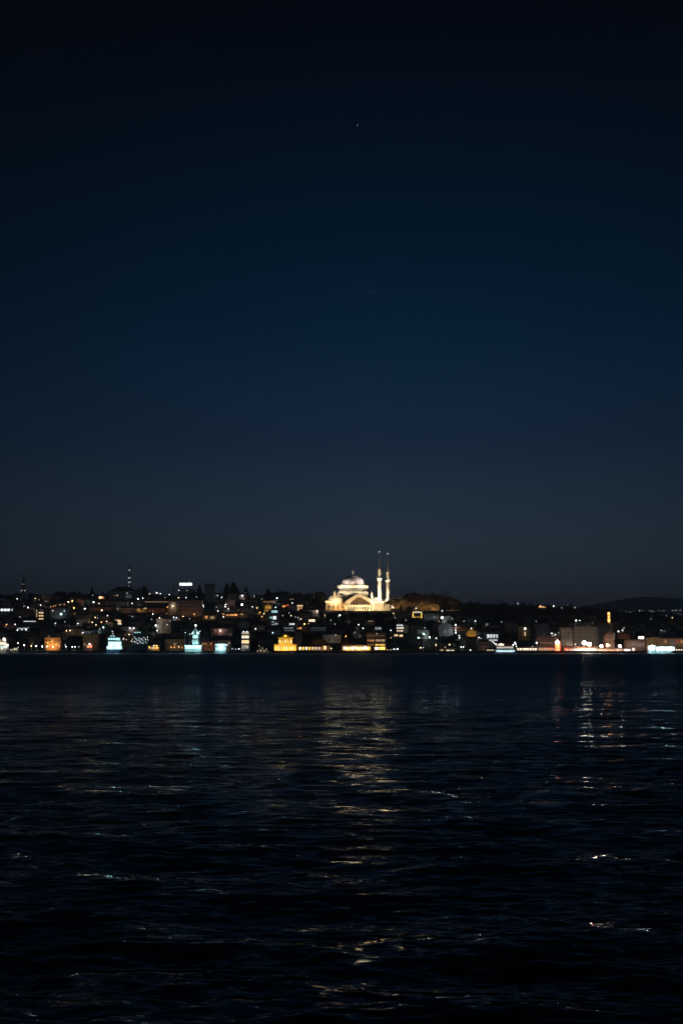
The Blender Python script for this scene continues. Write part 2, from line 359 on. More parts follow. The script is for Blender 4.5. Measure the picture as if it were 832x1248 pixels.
def minaret(px, Y, ybase, ybal, ytop, ytip, label, spots=((-6, -19), (8, -19))):
    p = at(px, ybase, Y); s = Y / F; k = thing('minaret', label, 'minaret', (p.x, Y, H(p.x, Y)))
    def z(py): return at(px, py, Y).z - H(p.x, Y)
    MB().box(-2.6, 2.6, -2.6, 2.6, -2, z(ybase) + .5).build('base', stone, k)
    sh = MB(); sh.lathe([(2.5, z(ybase) + .4), (1.9, z(ybase) + 2.2), (1.75, z(ybal)), (1.75, z(ybal) + .1)], 16); sh.build('shaft', stone, k)
    bl = MB().lathe([(1.75, z(ybal)), (2.3, z(ybal) + .9), (2.9, z(ybal) + 1.9), (2.9, z(ybal) + 2.9), (2.7, z(ybal) + 2.9), (2.7, z(ybal) + 2.0), (1.6, z(ybal) + 2.0)], 16).build('balcony', stone, k)
    MB().lathe([(1.62, z(ybal) + 2.0), (1.6, z(ytop) - .4), (1.9, z(ytop) - .2), (1.9, z(ytop) + .2)], 16).build('upper_shaft', stone, k)
    h = z(ytip) - z(ytop)
    c = MB().lathe([(1.75, z(ytop) + .2), (1.4, z(ytop) + h * .15), (.62, z(ytop) + h * .34), (.3, z(ytop) + h * .55), (.12, z(ytop) + h * .97)], 12).build('spire', mat('spire_lead', (.16, .15, .16), .6, .1), k)
    MB().ball((0, 0, z(ytip)), .42).build('tip_lamp', em('W', 2.2), c)
    for dx, dy in spots: light('SPOT', (dx, dy, 1.5), (1, .84, .62), MINP * (3.0 if spots[0][0] < -4 else 3.4), k, .3, (0, 0, z(ybal) * .85), 62)
    light('SPOT', (0, -4.6, z(ybal) + .5), (1, .88, .7), MINP * .07, k, .2, (0, 0, z(ytop)), 120)
    PROT.append((px - 4, ytip, px + 4, ybase - (4 if ybase > 733 else 0), Y)); return k
MINP = 27000
minaret(462.3, 1436.0, 734, 708.2, 694.5, 672.5, 'nearer and thicker floodlit minaret, with lit stone shaft down to the mosque roof')
minaret(472.4, 1462.0, 731, 710.0, 698.0, 675.0, 'farther slimmer floodlit minaret, its foot hidden behind brown trees beside the mosque', ((-3, -15), (5, -15.5)))
PROT.append((397, 700, 473, 744.5, MY)); FOOT += [(MX + x, MY + 16, 19) for x in (-14, 4, 24)]
MP = 33000
for x in (-24, -13, -1, 8, 17, 28):
    light('SPOT', (x, -11 if x > -8 else -4.5, .6), (1, .62, .27) if x < -8 else (1, .74, .42), MP * (.17 if x < -8 else .36), mosque, .5, (x * .9, 4, 8), 125)
for k in range(7):
    a = R(192 + k * 26); light('SPOT', (24 * math.cos(a), 19 + 24 * math.sin(a), 17.0), (1, .86, .62), MP * .20, mosque, .4, (9 * math.cos(a), 19 + 9 * math.sin(a), 25.0), 78)
for k in range(5):
    a = R(205 + k * 32); light('SPOT', (15.6 * math.cos(a), 19 + 15.6 * math.sin(a), 27.2), (1, .86, .76), MP * .07, mosque, .4, (3 * math.cos(a), 19 + 3 * math.sin(a), 35), 120)
for x in (-26, 26): light('SPOT', (x, -24, 1), (1, .88, .80), MP * 4.0, mosque, .5, (0, 19, 37), 14)
light('SPOT', (24, 4, 36.0), (1, .88, .80), MP * .85, mosque, .3, (1, 18, 34), 44)
light('SPOT', (-22, -20, 1), (1, .8, .5), MP * 1.3, mosque, .4, (-17, 13, 14), 30)
for x, y in ((-18, 1.5), (-26, 3)): light('POINT', (x, y, 11.2), (1, .8, .5), MP * .06, mosque, .3)
light('POINT', (25, 1.5, 12), (1, .8, .5), MP * .03, mosque, .3)

# ------------------------------------------------------------------ windows and buildings
WCACHE = {}
def window(parent, xc, z0, w, h, yf, key=None, s=1.0, mottle=0.0, name='window'):
    """a framed window in a front wall whose face is at y = yf"""
    kk = (round(w, 1), round(h, 1), key, s, mottle)
    if kk not in WCACHE:
        m = MB(); w2, h2 = kk[0] / 2, kk[1]; t = min(.12, w2 * .2)
        for bx in ((-w2, -w2 + t, 0, h2), (w2 - t, w2, 0, h2), (-w2 + t, w2 - t, 0, t), (-w2 + t, w2 - t, h2 - t, h2)):
            m.box(bx[0], bx[1], -.1, 0, bx[2], bx[3])
        if w2 > .9:
            nb = max(1, int(w2 * 2 / 1.6))
            for i in range(1, nb): x = -w2 + w2 * 2 * i / nb; m.box(x - .05, x + .05, -.1, -.045, t, h2 - t)
        m.k = 1; m.box(-w2 + t, w2 - t, -.04, .0, t, h2 - t)
        WCACHE[kk] = m.mesh('window', [framem, glass if key is None else em(key, s, mottle)])
    return link(name, WCACHE[kk], parent, (xc, yf, z0))
def house_mesh_parts(root, w, h, d, roof, wm, rm, rh=None, name='wall'):
    MB().box(-w / 2, w / 2, 0, d, -4, h).build('wall', wm, root)
    if roof == 'gable':
        rh = rh or w * .22; e = .5
        MB().add([(-w / 2 - e, -e, h), (w / 2 + e, -e, h), (w / 2 + e, d + e, h), (-w / 2 - e, d + e, h), (-w / 2 - e, d / 2, h + rh), (w / 2 + e, d / 2, h + rh)],
                 [[0, 1, 5, 4], [2, 3, 4, 5], [0, 4, 3], [1, 2, 5], [0, 3, 2, 1]]).build('roof', rm, root)
    elif roof == 'front':       # gable end towards the water
        rh = rh or w * .3; e = .4
        MB().prism([(-w / 2 - e, h), (w / 2 + e, h), (0, h + rh)], -.3, d).build('roof', rm, root)
    elif roof == 'hip':
        rh = rh or w * .2; e = .6; i = min(w, d) * .45
        MB().add([(-w / 2 - e, -e, h), (w / 2 + e, -e, h), (w / 2 + e, d + e, h), (-w / 2 - e, d + e, h), (-w / 2 + i, d / 2, h + rh), (w / 2 - i, d / 2, h + rh)],
                 [[0, 1, 5, 4], [2, 3, 4, 5], [0, 4, 3], [1, 2, 5], [0, 3, 2, 1]]).build('roof', rm, root)
    elif roof == 'barrel':
        rh = rh or w * .2
        MB().prism([(-w / 2 - .3, h)] + [(w / 2 + .3, h)] + [((w / 2 + .3) * math.cos(math.pi * i / 10), h + rh * math.sin(math.pi * i / 10)) for i in range(1, 10)], -.3, d).build('roof', rm, root)
    else:
        m = MB(); e = .25
        m.box(-w / 2 - e, w / 2 + e, -e, d + e, h, h + .35); m.box(-w / 2 - e, w / 2 + e, -e, 0, h + .35, h + .9); m.box(-w / 2 - e, -w / 2, 0, d + e, h + .35, h + .9); m.box(w / 2, w / 2 + e, 0, d + e, h + .35, h + .9)
        m.build('roof', rm, root)
SPEC = []
def building(name, label, cat, x0, x1, yt, yb, roof='flat', wall='grey', bars=(), grid=None, flood=None, lamps=(), rf=.25, depth=10, Y=None, roofm=None, group=None, rz=0):
    """x0..x1, yt..yb: how wide and high it stands seen from the water; it is set on the slope where its foot meets the ground"""
    xc = (x0 + x1) / 2
    if Y is None: Y = ground(xc, yb) or 1600
    p = at(xc, yb, Y); s = Y / F; w = (x1 - x0) * s; ht = (yb - yt) * s
    zg = min(p.z, H(p.x, Y)) if yb < 790 else H(p.x, Y)
    off = p.z - zg
    rh = ht * rf if roof in ('gable', 'hip', 'front', 'barrel') else .9
    h = off + ht - rh
    r = thing(name, label, cat, (p.x, Y, zg), rz, group)
    house_mesh_parts(r, w, h, depth, roof, walls[WN[wall]], roofm or (rooft if roof in ('gable', 'hip', 'front') else roofd), rh)
    bars = list(bars)
    def loc(px, py): q = at(px, py, Y); return q.x - p.x, q.z - zg
    for bx in bars:
        a = loc(bx[0], bx[3]); c = loc(bx[2], bx[1])
        window(r, (a[0] + c[0]) / 2, a[1], max(.5, c[0] - a[0]), max(.5, c[1] - a[1]), -.02, bx[4], bx[5], bx[6] if len(bx) > 6 else .35)
    if grid:
        rows, cols, key, prob, st = grid
        rr = random.Random(int(x0 * 7 + yt))
        for i in range(rows):
            for j in range(cols):
                wx = -w / 2 + w * (j + .5) / cols; wz = off + (h - off) * (i + .28) / rows
                q = pxof(p.x + wx, Y, zg + wz + .6)
                if any(bx[0] - 1 < q[0] < bx[2] + 1 and bx[1] - 1 < q[1] < bx[3] + 1 for bx in bars): continue
                lit = rr.random() < prob
                window(r, wx, wz, min(1.3, w / cols * .55), min(1.6, (h - off) / rows * .55), -.02, key if lit else None, st if lit else 1)
    for lp in lamps:
        a = loc(lp[0], lp[1]); o = MB().ball((0, 0, 0), lp[3]).build('wall_lamp', em(lp[2], lp[4]), r); o.location = (a[0], -.5, a[1])
        if lp[4] > 5: light('POINT', (a[0], -2.2, a[1] - .3), COLS[lp[2]], LP * 1.2, r, .3)
    if flood:
        k, pw = flood; n = max(1, int(round(w / 14)))
        for i in range(n):
            fx = -w / 2 + w * (i + .5) / n; fz = max(1.2, off + .8)
            MB().box(fx - .3, fx + .3, -7.3, -6.9, off - .6, off).build('floodlight', metal, r)  # housing and spot added to light the facade, standing in for street lamps
            light('SPOT', (fx, -6.8, off + .3), COLS[k], pw * LP, r, .3, (fx, 0, off + (h - off) * .55), 130)
    PROT.append((x0, yt, x1, yb - 2, Y)); FOOT.append((p.x, Y + depth / 2, max(w, depth) / 2)); SPEC.append((x0, x1, yt, yb, Y, r, p.x, zg))
    return r
LP = 270
B = building
# waterfront, left to right
B('warehouse', 'amber floodlit two-storey waterfront facade with arched windows', 'warehouse', 54.5, 73.5, 776.5, 789, 'flat', 'ochre', grid=(2, 5, 'Y', .5, .5), flood=('O', 22), lamps=[(58.5, 783.5, 'Y', .4, 3), (63, 782, 'Y', .4, 2), (69, 785, 'Y', .4, 2)], Y=1180)
B('warehouse', 'dim ochre waterfront hall beside the cyan lit ship', 'warehouse', 101, 119, 772.5, 789, 'flat', 'ochre', grid=(2, 4, 'A', .1, .4), flood=('A', .7), Y=1184)
B('kiosk', 'small kiosk glowing red and orange before the dim ochre hall', 'kiosk', 105, 113, 784.5, 790.5, 'flat', 'rose', bars=[(106, 787, 108.5, 789.6, 'O', 1.5), (109, 786, 112, 789.6, 'R', 3)], lamps=[(109.3, 785, 'P', .5, 7)], Y=1172, depth=5)
B('waterfront_building', 'dark waterfront hall with pale roof edge behind the string-lit ferry', 'building', 164, 181, 774, 790, 'gable', 'brown', grid=(2, 4, 'A', .1, .4), Y=1188)
B('cafe', 'low amber glowing cafe beside the string-lit ferry', 'cafe', 180, 194, 787.2, 791.8, 'flat', 'ochre', bars=[(181, 789, 184, 791, 'O', 1.0), (185, 789, 188.5, 791.2, 'Y', 1.0), (189, 788.6, 193, 791.2, 'O', 1.4)], lamps=[(182, 788.6, 'Y', .35, 5), (187.5, 787, 'K', .4, 6), (191, 787, 'Y', .45, 6)], Y=1160, depth=5)
B('warehouse', 'grey brown waterfront shed with gabled roof left of the white islet tower', 'warehouse', 201, 225, 776, 789.5, 'gable', 'beige', bars=[], grid=(1, 5, 'A', .4, .5), flood=('A', .9), lamps=[(208.5, 789, 'O', .35, 4), (212.5, 789, 'O', .35, 4), (218, 788.5, 'A', .35, 4), (222, 789.5, 'O', .3, 3)], Y=1176)
B('waterfront_building', 'orange brown lamplit waterfront building beside the islet tower', 'building', 245.5, 262, 781, 792.5, 'flat', 'rose', grid=(2, 5, 'O', .3, .6), flood=('O', 2.0), Y=1166)
B('waterfront_building', 'beige waterfront building with a dark tiled roof behind a moored ferry', 'building', 262, 281, 774.5, 792.5, 'hip', 'beige', grid=(2, 5, 'A', .3, .5), flood=('K', 1.0), Y=1172, rf=.35)
B('stair_tower', 'tall narrow stair tower with four brightly lit storeys at the quay', 'tower', 293.8, 304, 768.6, 791.5, 'flat', 'white', bars=[(294.6, 770, 303.2, 773.2, 'K', .55), (294.4, 774.6, 303.4, 778.2, 'K', 1.3, .15), (294.4, 780.2, 303.4, 784.4, 'A', 1.5, .15), (294.8, 786, 303, 790.6, 'K', .4, .6)], lamps=[(297, 769.8, 'W', .35, 3), (301, 769.8, 'W', .35, 3)], Y=1160)
B('pavilion_hall', 'long low waterfront arcade with warm lit windows beside the yellow pavilion', 'arcade', 362.5, 398, 786, 793, 'gable', 'ochre', bars=[(364 + i * 3.9, 788.6, 367 + i * 3.9, 792.2, k, s) for i, (k, s) in enumerate((('K', 1.6), ('Y', 1.5), ('K', 1.6), ('Y', 1.3), ('A', 1.1), ('K', .8), ('P', .7), ('O', .8)))], flood=('Y', 1.3), rf=.3, Y=1166)
B('waterfront_building', 'small waterfront cafe with warm doorway right of the long arcade', 'cafe', 392, 402, 785, 792.8, 'hip', 'beige', bars=[(394, 787.4, 397.5, 792, 'A', 1.5)], flood=('O', .9), Y=1162, depth=6)
B('brown_domed_hall', 'dark brown round-roofed hall behind the long arcade', 'hall', 379, 398.5, 779, 787, 'barrel', 'brown', flood=('O', .7), Y=1186, rf=.6, roofm=walls[2])
B('house', 'pale house with one floodlit white wall above the waterfront trees', 'house', 393, 415, 772.5, 784, 'flat', 'white', grid=(1, 4, None, 0, 1), flood=('K', 1.0), lamps=[(409, 774, 'K', .3, 2)])
B('restaurant', 'long low restaurant crowded with bright warm lamps along the quay', 'restaurant', 416.5, 452, 786, 793, 'flat', 'ochre', bars=[(418 + i * 3.35, 788.6, 420.6 + i * 3.35, 792, random.choice('AYOK'), random.choice((.8, 1.3, 2.0)), .5) for i in range(10)], flood=('Y', 1.0), lamps=[(419.5 + i * 2.5, 789.2 + (i * 7 % 5) * .55, 'KAYKA'[i % 5], .42, (5, 14, 8)[i % 3]) for i in range(13)], Y=1162, depth=8)
B('hotel', 'four-storey waterfront hotel with amber balconies and bright yellow ground floor', 'hotel', 446.5, 470.5, 770.5, 792.8, 'flat', 'brown',
  bars=[(456.3, 788.6, 461.5, 792.2, 'K', 2.0, .2), (462, 788.2, 469.2, 792.2, 'Y', 2.4, .2), (457, 785.0, 469, 787.2, 'Y', 1.1, .3)] + [(447.5 + i * 2.9, 779.6, 449.6 + i * 2.9, 782.4, 'O', .5 + .25 * (i % 3), .4) for i in range(3)] + [(457.2 + i * 3, 779.4, 459.6 + i * 3, 782.4, 'A', .55 + .2 * (i % 2), .4) for i in range(4)] +
       [(447.5 + i * 2.6, 773.6, 449 + i * 2.6, 775.6, 'O', .14, .4) for i in range(8)] + [(448 + i * 2.6, 785, 449.6 + i * 2.6, 786.6, 'O', .7, .4) for i in range(3)], flood=('O', .8), lamps=[(459, 772.5, 'W', .3, 1.5)], Y=1164)
hr = SPEC[-1][5]
for zz in (8.2, 12.6):
    MB().box(-8, 8, -1.2, -.03, zz - 5, zz - 4.8).build('balcony', concrete, hr)
B('house', 'dim bluish waterfront house behind the restaurant', 'house', 431.5, 440, 767.5, 778, 'flat', 'grey', grid=(2, 3, 'W', .2, .2), flood=('W', .5))
B('house', 'dim grey house between the bluish house and the hotel', 'house', 439.5, 447, 771, 780, 'gable', 'grey', grid=(1, 3, None, 0, 1))
# white glazed kiosk and the restaurant steps
B('glazed_kiosk', 'white glazed kiosk glowing cold white above the ferry landing', 'kiosk', 592.4, 607.2, 771.8, 782, 'flat', 'white', bars=[(593.2 + i * 3.5, 773, 596 + i * 3.5, 777.8, 'W', 1.1 - .15 * i, .4) for i in range(4)] + [(596, 779.4, 606, 781.4, 'W', .7)], Y=1200)
B('terrace_roof', 'dark sloping terrace with a row of white lamps below the glazed kiosk', 'terrace', 602, 628, 782, 790, 'gable', 'brown', bars=[(603, 785.2, 606, 786.6, 'W', 1.6), (606.6, 784.8, 613.5, 787, 'K', 1.8)], lamps=[(600.2, 782.5, 'W', .35, 4), (602, 784, 'W', .35, 4), (604, 785, 'W', .35, 4), (610, 785.4, 'P', .6, 5), (613, 785.8, 'K', .4, 4)], flood=('O', .5), Y=1172, rf=.5)
B('house', 'low reddish waterfront house left of the terrace', 'house', 584, 594, 780, 789, 'gable', 'rose', grid=(1, 3, 'A', .3, .4), flood=('P', .7), Y=1186)
B('arcade', 'beige roofed waterfront arcade full of warm lamps right of the white ferry', 'arcade', 628, 655, 787.6, 793.6, 'hip', 'beige', bars=[(630 + i * 3, 790, 632.3 + i * 3, 793, 'KPAK'[i % 4], 1.1 + .4 * (i % 2), .6) for i in range(8)], flood=('A', 2.2), lamps=[(631 + i * 3.7, 791, 'KPW'[i % 3], .35, 4) for i in range(7)], Y=1161, rf=.4, depth=7)
B('arcade', 'orange lit waterfront arcade joining the red glowing kiosk', 'arcade', 655.3, 675.5, 787.2, 793.8, 'flat', 'rose', bars=[(656.5 + i * 2.8, 790, 658.4 + i * 2.8, 793, 'AOPA'[i % 4], .7 + .3 * (i % 2), .6) for i in range(7)], flood=('O', 3.0), Y=1161, depth=7)
B('red_kiosk', 'narrow tower-like kiosk glowing bright red orange with a white lamp on top', 'kiosk', 675.6, 683, 780.5, 794, 'flat', 'rose', bars=[(676.4, 782, 681.6, 785.4, 'K', 4.5, .1), (676.4, 786, 681.8, 789.8, 'R', 9, .2), (676.4, 790.2, 681.8, 793.4, 'R', 7, .3)], flood=('R', 5), lamps=[(678.8, 781.5, 'K', .8, 24)], Y=1160, depth=5)
light('POINT', at(684.5, 788, 1155), RED, 4200, None, .5)
B('canopy_hall', 'low hall with an orange lit awning behind the waterfront arcade', 'hall', 654.5, 681, 775.8, 788, 'gable', 'rose', grid=(1, 6, 'O', .1, .3), flood=('O', .8), Y=1190, rf=.6, roofm=walls[5])
B('arcade', 'long pale roofed arcade between the red kiosk and the bright flood lamps', 'arcade', 687.6, 728, 788, 794, 'gable', 'white', bars=[(689.5 + i * 2.9, 791, 691.6 + i * 2.9, 793.4, 'PRPKPW'[i % 6], .5 + .35 * (i % 3), .6) for i in range(13)], flood=('P', 2.6), lamps=[(700 + i * 3.1, 792.3, 'PKW'[i % 3], .35, 4) for i in range(9)], Y=1161, rf=.35, depth=7)
B('arcade', 'dim arcade strung with small pinkish lamps right of the bright flood lamps', 'arcade', 728.4, 759, 789.8, 794.6, 'flat', 'rose', bars=[(730 + i * 3.6, 791.8, 732 + i * 3.6, 794, 'PAR'[i % 3], .5, .6) for i in range(8)], lamps=[(730 + i * 2.45, 793 + (i % 3) * .4, 'PKOP'[i % 4], .33, 3.5) for i in range(11)], Y=1160, depth=6)
B('light_box_kiosk', 'small box kiosk shining plain white right of the pinkish arcade', 'kiosk', 760, 768.4, 790, 795, 'flat', 'white', bars=[(760.8, 790.8, 767.6, 794.6, 'P', 3.2, .1)], Y=1159, depth=4)
B('kiosk', 'small pink lit kiosk between the white box kiosk and the bright ferry', 'kiosk', 768.8, 774.2, 788.4, 795, 'flat', 'rose', bars=[(769.6, 789.4, 773.4, 794.2, 'P', 1.4, .4)], Y=1161, depth=4)
B('gabled_house', 'pinkish lamplit gabled house before the big round-roofed hall', 'house', 737.6, 748.6, 769.5, 790, 'front', 'rose', grid=(3, 3, None, 0, 1), flood=('O', .9), Y=1176, rf=.24)
B('wide_eaved_pavilion', 'pink lit pavilion with a wide flat roof right of the gabled house', 'pavilion', 763, 787, 779.4, 790.5, 'flat', 'rose', bars=[(770 + i * 4, 783, 772.6 + i * 4, 788, 'P', .12, .5) for i in range(4)], flood=('P', 1.6), Y=1174)
B('light_box', 'brilliant white illuminated rooftop cabin above the wide flat roof', 'cabin', 777.2, 785, 774.6, 779.2, 'flat', 'white', bars=[(777.8, 775.2, 784.4, 779, 'P', 5, .05)], Y=1178, depth=4)
B('barn', 'ochre gabled barn with plain lamplit front', 'barn', 789.6, 804.6, 776.6, 789, 'barrel', 'ochre', flood=('Y', 1.6), grid=(1, 2, None, 0, 1), Y=1168, rf=.28, roofm=walls[4])
B('long_waterfront_house', 'long cream waterfront house with orange lit windows at the right end', 'house', 804.8, 846, 776, 790, 'gable', 'beige', bars=[(808.6, 779.4, 812.6, 784.4, 'O', .25, .3), (816, 779.4, 822, 786, 'W', .04), (823.4, 779.6, 826.6, 784.6, 'R', .3, .3), (828.4, 779.6, 831.8, 784.6, 'O', .35, .3)], flood=('O', 1.9), Y=1168, rf=.14)
B('cafe', 'row of warm lamplit cafe tables under an awning right of the bright ferry', 'cafe', 822, 842, 789.4, 795, 'flat', 'beige', bars=[(823 + i * 3, 791.4, 825 + i * 3, 794, 'KA'[i % 2], .7, .6) for i in range(5)], flood=('A', 1.2), lamps=[(824 + i * 3, 792, 'K', .3, 4) for i in range(3)], Y=1160, depth=5)
B('long_low_kiosk', 'low warm lit kiosk row left of the glazed kiosk', 'kiosk', 592, 602.5, 790, 794.6, 'flat', 'beige', bars=[(593 + i * 3, 791.6, 595.2 + i * 3, 793.8, 'KA'[i % 2], .9, .5) for i in range(3)], Y=1160, depth=4)
B('kiosk', 'low kiosk with two warm white bars of light below the pale violet house', 'kiosk', 542.6, 554, 790.4, 795, 'flat', 'beige', bars=[(543.6, 792, 547.8, 794, 'K', 1.4), (548.4, 792, 553.4, 794, 'K', 1.0)], Y=1159, depth=4)
B('kiosk', 'tiny dim kiosk with warm window left of the two-bar kiosk', 'kiosk', 535, 541.6, 790, 794.6, 'flat', 'brown', bars=[(536.4, 791.6, 540, 793.4, 'A', .7)], Y=1160, depth=4)
# lower and middle slope
B('glass_house', 'white balconied house with three bright horizontal terraces', 'house', 482.4, 497.5, 760.4, 771.5, 'flat', 'white', bars=[(483.2, 761.2, 491, 762.8, 'W', 1.2), (483.2, 764.2, 492, 766.6, 'K', 1.0), (483.6, 768, 491, 770, 'K', .9)], flood=('K', .5))
B('house', 'small house with two warm square windows below the terraced white house', 'house', 479, 493, 771.6, 779.6, 'gable', 'brown', bars=[(480, 773, 484.6, 775.8, 'A', 1.1), (486.2, 773.4, 490.8, 776.4, 'A', 1.2)])
B('pale_house', 'pale violet facade facing the water, rounded top, no lit windows', 'house', 534.4, 552, 759.4, 776, 'barrel', 'white', bars=[(541.5, 768.4, 543, 771, 'W', .35), (545.5, 767.6, 549, 770, 'W', .12)], flood=('W', .42), rf=.45, roofm=walls[3])
B('row_house', 'long brown lamplit terrace right of the pale violet house', 'terrace', 553, 571.5, 763.2, 769.5, 'gable', 'brown', bars=[(553.8, 764.6, 557, 766, 'O', .6)], flood=('O', 1.2), rf=.4)
B('amber_house', 'amber floodlit house with a small gable right of the brown terrace', 'house', 568.6, 581, 766.6, 776, 'front', 'ochre', flood=('Y', 6), rf=.4, roofm=walls[4], depth=7)
B('house', 'dim house with warm door lamps beneath the mosque court', 'house', 445, 457.5, 754.6, 762, 'gable', 'beige', bars=[(456.8, 764, 464, 768, 'W', .1)] and [], lamps=[(449.6, 757.2, 'A', .35, 1.6), (453.2, 757, 'A', .35, 1.4)], flood=('W', .12))
B('house', 'house with a dim bluish lit window strip above the hotel', 'house', 455.8, 466, 762.8, 770.4, 'flat', 'grey', bars=[(457, 764.4, 464.6, 767.6, 'W', .28, .6)])
B('house', 'whitish house with grey window rows left of the mosque trees', 'house', 377, 398, 763, 772, 'flat', 'grey', bars=[(379 + i * 3, 764.8, 381.2 + i * 3, 766.2, 'W', .12, .6) for i in range(6)] + [(379 + i * 3, 767.4, 381.2 + i * 3, 768.8, 'W', .08, .6) for i in range(6)])
B('house', 'flat-roofed house with rows of cold white windows above the pavilion', 'house', 344, 361, 758.4, 771, 'flat', 'grey', bars=[(352.2, 759.6, 358.8, 762, 'W', .85), (345.5, 765, 350.5, 766.4, 'W', .3, .6), (351, 764.8, 357, 766.2, 'W', .35, .6), (345.5, 768, 350.5, 769.2, 'W', .16), (351, 768, 358, 769.2, 'W', .2)])
B('house', 'small house with a row of orange windows right of the cold white one', 'house', 361, 369, 762.6, 770, 'gable', 'brown', bars=[(362, 765.2, 364, 767, 'O', .9), (364.6, 764.6, 367.4, 767, 'O', 1.3)])
B('house', 'narrow rose facade right behind the yellow pavilion', 'house', 359.5, 367.5, 769.6, 785, 'flat', 'rose', grid=(3, 2, None, 0, 1), flood=('P', .35), Y=1200)
B('house', 'tall yellow lit house with a pointed gable on the upper slope', 'house', 322, 331.5, 735.6, 746.6, 'front', 'ochre', bars=[(324.4, 738.6, 326, 741.6, 'Y', .8), (327.6, 738.6, 329.2, 741.6, 'Y', .9)], flood=('Y', 5), rf=.3, roofm=walls[4], depth=8)
B('row_house', 'low terrace with a row of dim orange windows above the yellow house', 'terrace', 320, 336, 731.6, 735.5, 'flat', 'beige', bars=[(321 + i * 2.9, 732.8, 323 + i * 2.9, 734.4, 'O', .5, .5) for i in range(5)])
B('apartment_building', 'stepped apartment block with cold cyan white terraces below the yellow house', 'apartment building', 327, 340, 743, 762, 'flat', 'grey', bars=[(330.8, 744, 338, 747, 'C', .8), (328.4, 751.6, 332, 754.2, 'C', .55), (332.4, 750.8, 336.6, 755.2, 'W', 1.3), (331, 757, 334, 759, 'W', .3), (334.4, 759.2, 338.4, 761.6, 'W', .4), (331, 760.4, 334, 762, 'W', .5)], flood=('C', .3))
B('house', 'small house with slanted orange red awning lights', 'house', 343, 352.4, 735.8, 741, 'gable', 'brown', bars=[(344, 738, 347.4, 740.2, 'O', 1.5), (347.8, 736.8, 351.6, 738.8, 'R', .9)])
B('house', 'square house with one big framed warm window left of the mosque', 'house', 361, 369.6, 736.4, 745.4, 'flat', 'beige', bars=[(361.8, 737.4, 368.8, 739.4, 'A', 1.2, .1), (362.4, 740, 364.2, 744.2, 'A', .9), (364.8, 740.4, 368.2, 742.2, 'O', .9)], lamps=[])
B('house', 'low house with a single wide warm yellow window', 'house', 374.6, 386, 752.6, 761, 'gable', 'brown', bars=[(376, 754.8, 384, 758, 'K', 1.3, .1)])
B('apartment_building', 'big brown lamplit apartment block with blank facade below the rooftop sign', 'apartment building', 217.8, 246, 731, 752, 'flat', 'beige', grid=(4, 6, 'O', .0, .2), flood=('O', 1.1), lamps=[(247.5, 737.6, 'K', .4, 3)])
B('apartment_building', 'orange lamplit side block left of the big brown apartment block', 'apartment building', 205.5, 217, 732, 750, 'flat', 'beige', grid=(4, 3, 'A', .1, .4), flood=('O', 1.3), lamps=[(210.5, 738.6, 'K', .5, 6)])
B('house', 'house with two orange lit windows right below the big brown block', 'house', 246.5, 263, 747.8, 756.6, 'gable', 'ochre', bars=[(249.5, 750.6, 253, 754, 'O', .8), (256, 751, 261, 754.6, 'A', .35)], flood=('A', .5))
B('row_house', 'low terrace with a long bright orange window row right of the dark tower block', 'terrace', 270.5, 301, 745.8, 753, 'gable', 'ochre', bars=[(275, 748.8, 279, 750.8, 'O', .7), (279.6, 748.6, 284, 750.8, 'O', 1.1), (284.6, 748.4, 289, 750.8, 'O', 1.5), (292, 748.4, 297, 750, 'A', .25)], flood=('O', .5), lamps=[(272, 748.6, 'A', .4, 2.5), (294.6, 748, 'A', .35, 2)])
B('house', 'pinkish grey gabled house with door lamp above the moored ferry', 'house', 257.6, 283.4, 760.6, 776, 'gable', 'rose', grid=(2, 5, 'P', .2, .18), flood=('P', .6), lamps=[(268.2, 768.6, 'P', .5, 6), (262, 768.4, 'P', .3, 1.2), (275, 768.4, 'P', .3, 1)], rf=.35)
B('house', 'pale grey house beside the stepped lit stair tower', 'house', 290.4, 303, 755, 766, 'hip', 'grey', flood=('W', .28), grid=(1, 3, None, 0, 1), roofm=walls[0])
B('house', 'beige lamplit house with plain gable above the string-lit ferry', 'house', 190.4, 208, 753.4, 772.4, 'flat', 'beige', grid=(2, 3, 'A', .0, .3), flood=('A', .8), lamps=[(203.8, 761.5, 'K', .35, 2.2), (207.4, 757, 'K', .3, 1.4)])
B('house', 'small house with amber lit loggia on the lower slope', 'house', 138.6, 149, 753, 762, 'flat', 'ochre', bars=[(140, 755.4, 147.6, 759.2, 'A', .9, .6), (141, 759.6, 148, 761.2, 'K', 1.6, .1)])
B('mansion', 'wide hilltop mansion with broad dark hipped roof under the lattice mast', 'mansion', 132.4, 166, 714.6, 731, 'hip', 'concrete', bars=[(153, 724.8, 160.4, 729, 'W', .05, .5)], lamps=[(143, 725.8, 'A', .4, 2), (139.6, 725.8, 'A', .3, 1), (155, 723, 'K', .4, 1.6)], rf=.36, roofm=roofd, depth=20)
B('row_house', 'long brown terrace with dim warm front left of the lattice mast', 'terrace', 109.6, 138.6, 737.4, 744.5, 'gable', 'brown', grid=(1, 8, 'O', .1, .2), flood=('O', .9), rf=.4)
B('row_house', 'brown lamplit terrace right below the hilltop mansion', 'terrace', 146, 165.5, 738.8, 747, 'gable', 'beige', grid=(1, 5, 'A', .1, .3), flood=('O', .9))
B('row_house', 'brighter yellowish house front in the row below the mansion', 'terrace', 166, 179.4, 739.8, 747, 'gable', 'ochre', bars=[(167, 741.6, 170.6, 745.4, 'O', .35, .5), (175, 740.8, 178.6, 742.4, 'A', .8)], flood=('A', 2.0))
B('row_house', 'orange brown house front ending the row below the mansion', 'terrace', 180, 201, 739.6, 747, 'gable', 'brown', grid=(1, 5, 'O', .2, .2), flood=('O', 1.0))
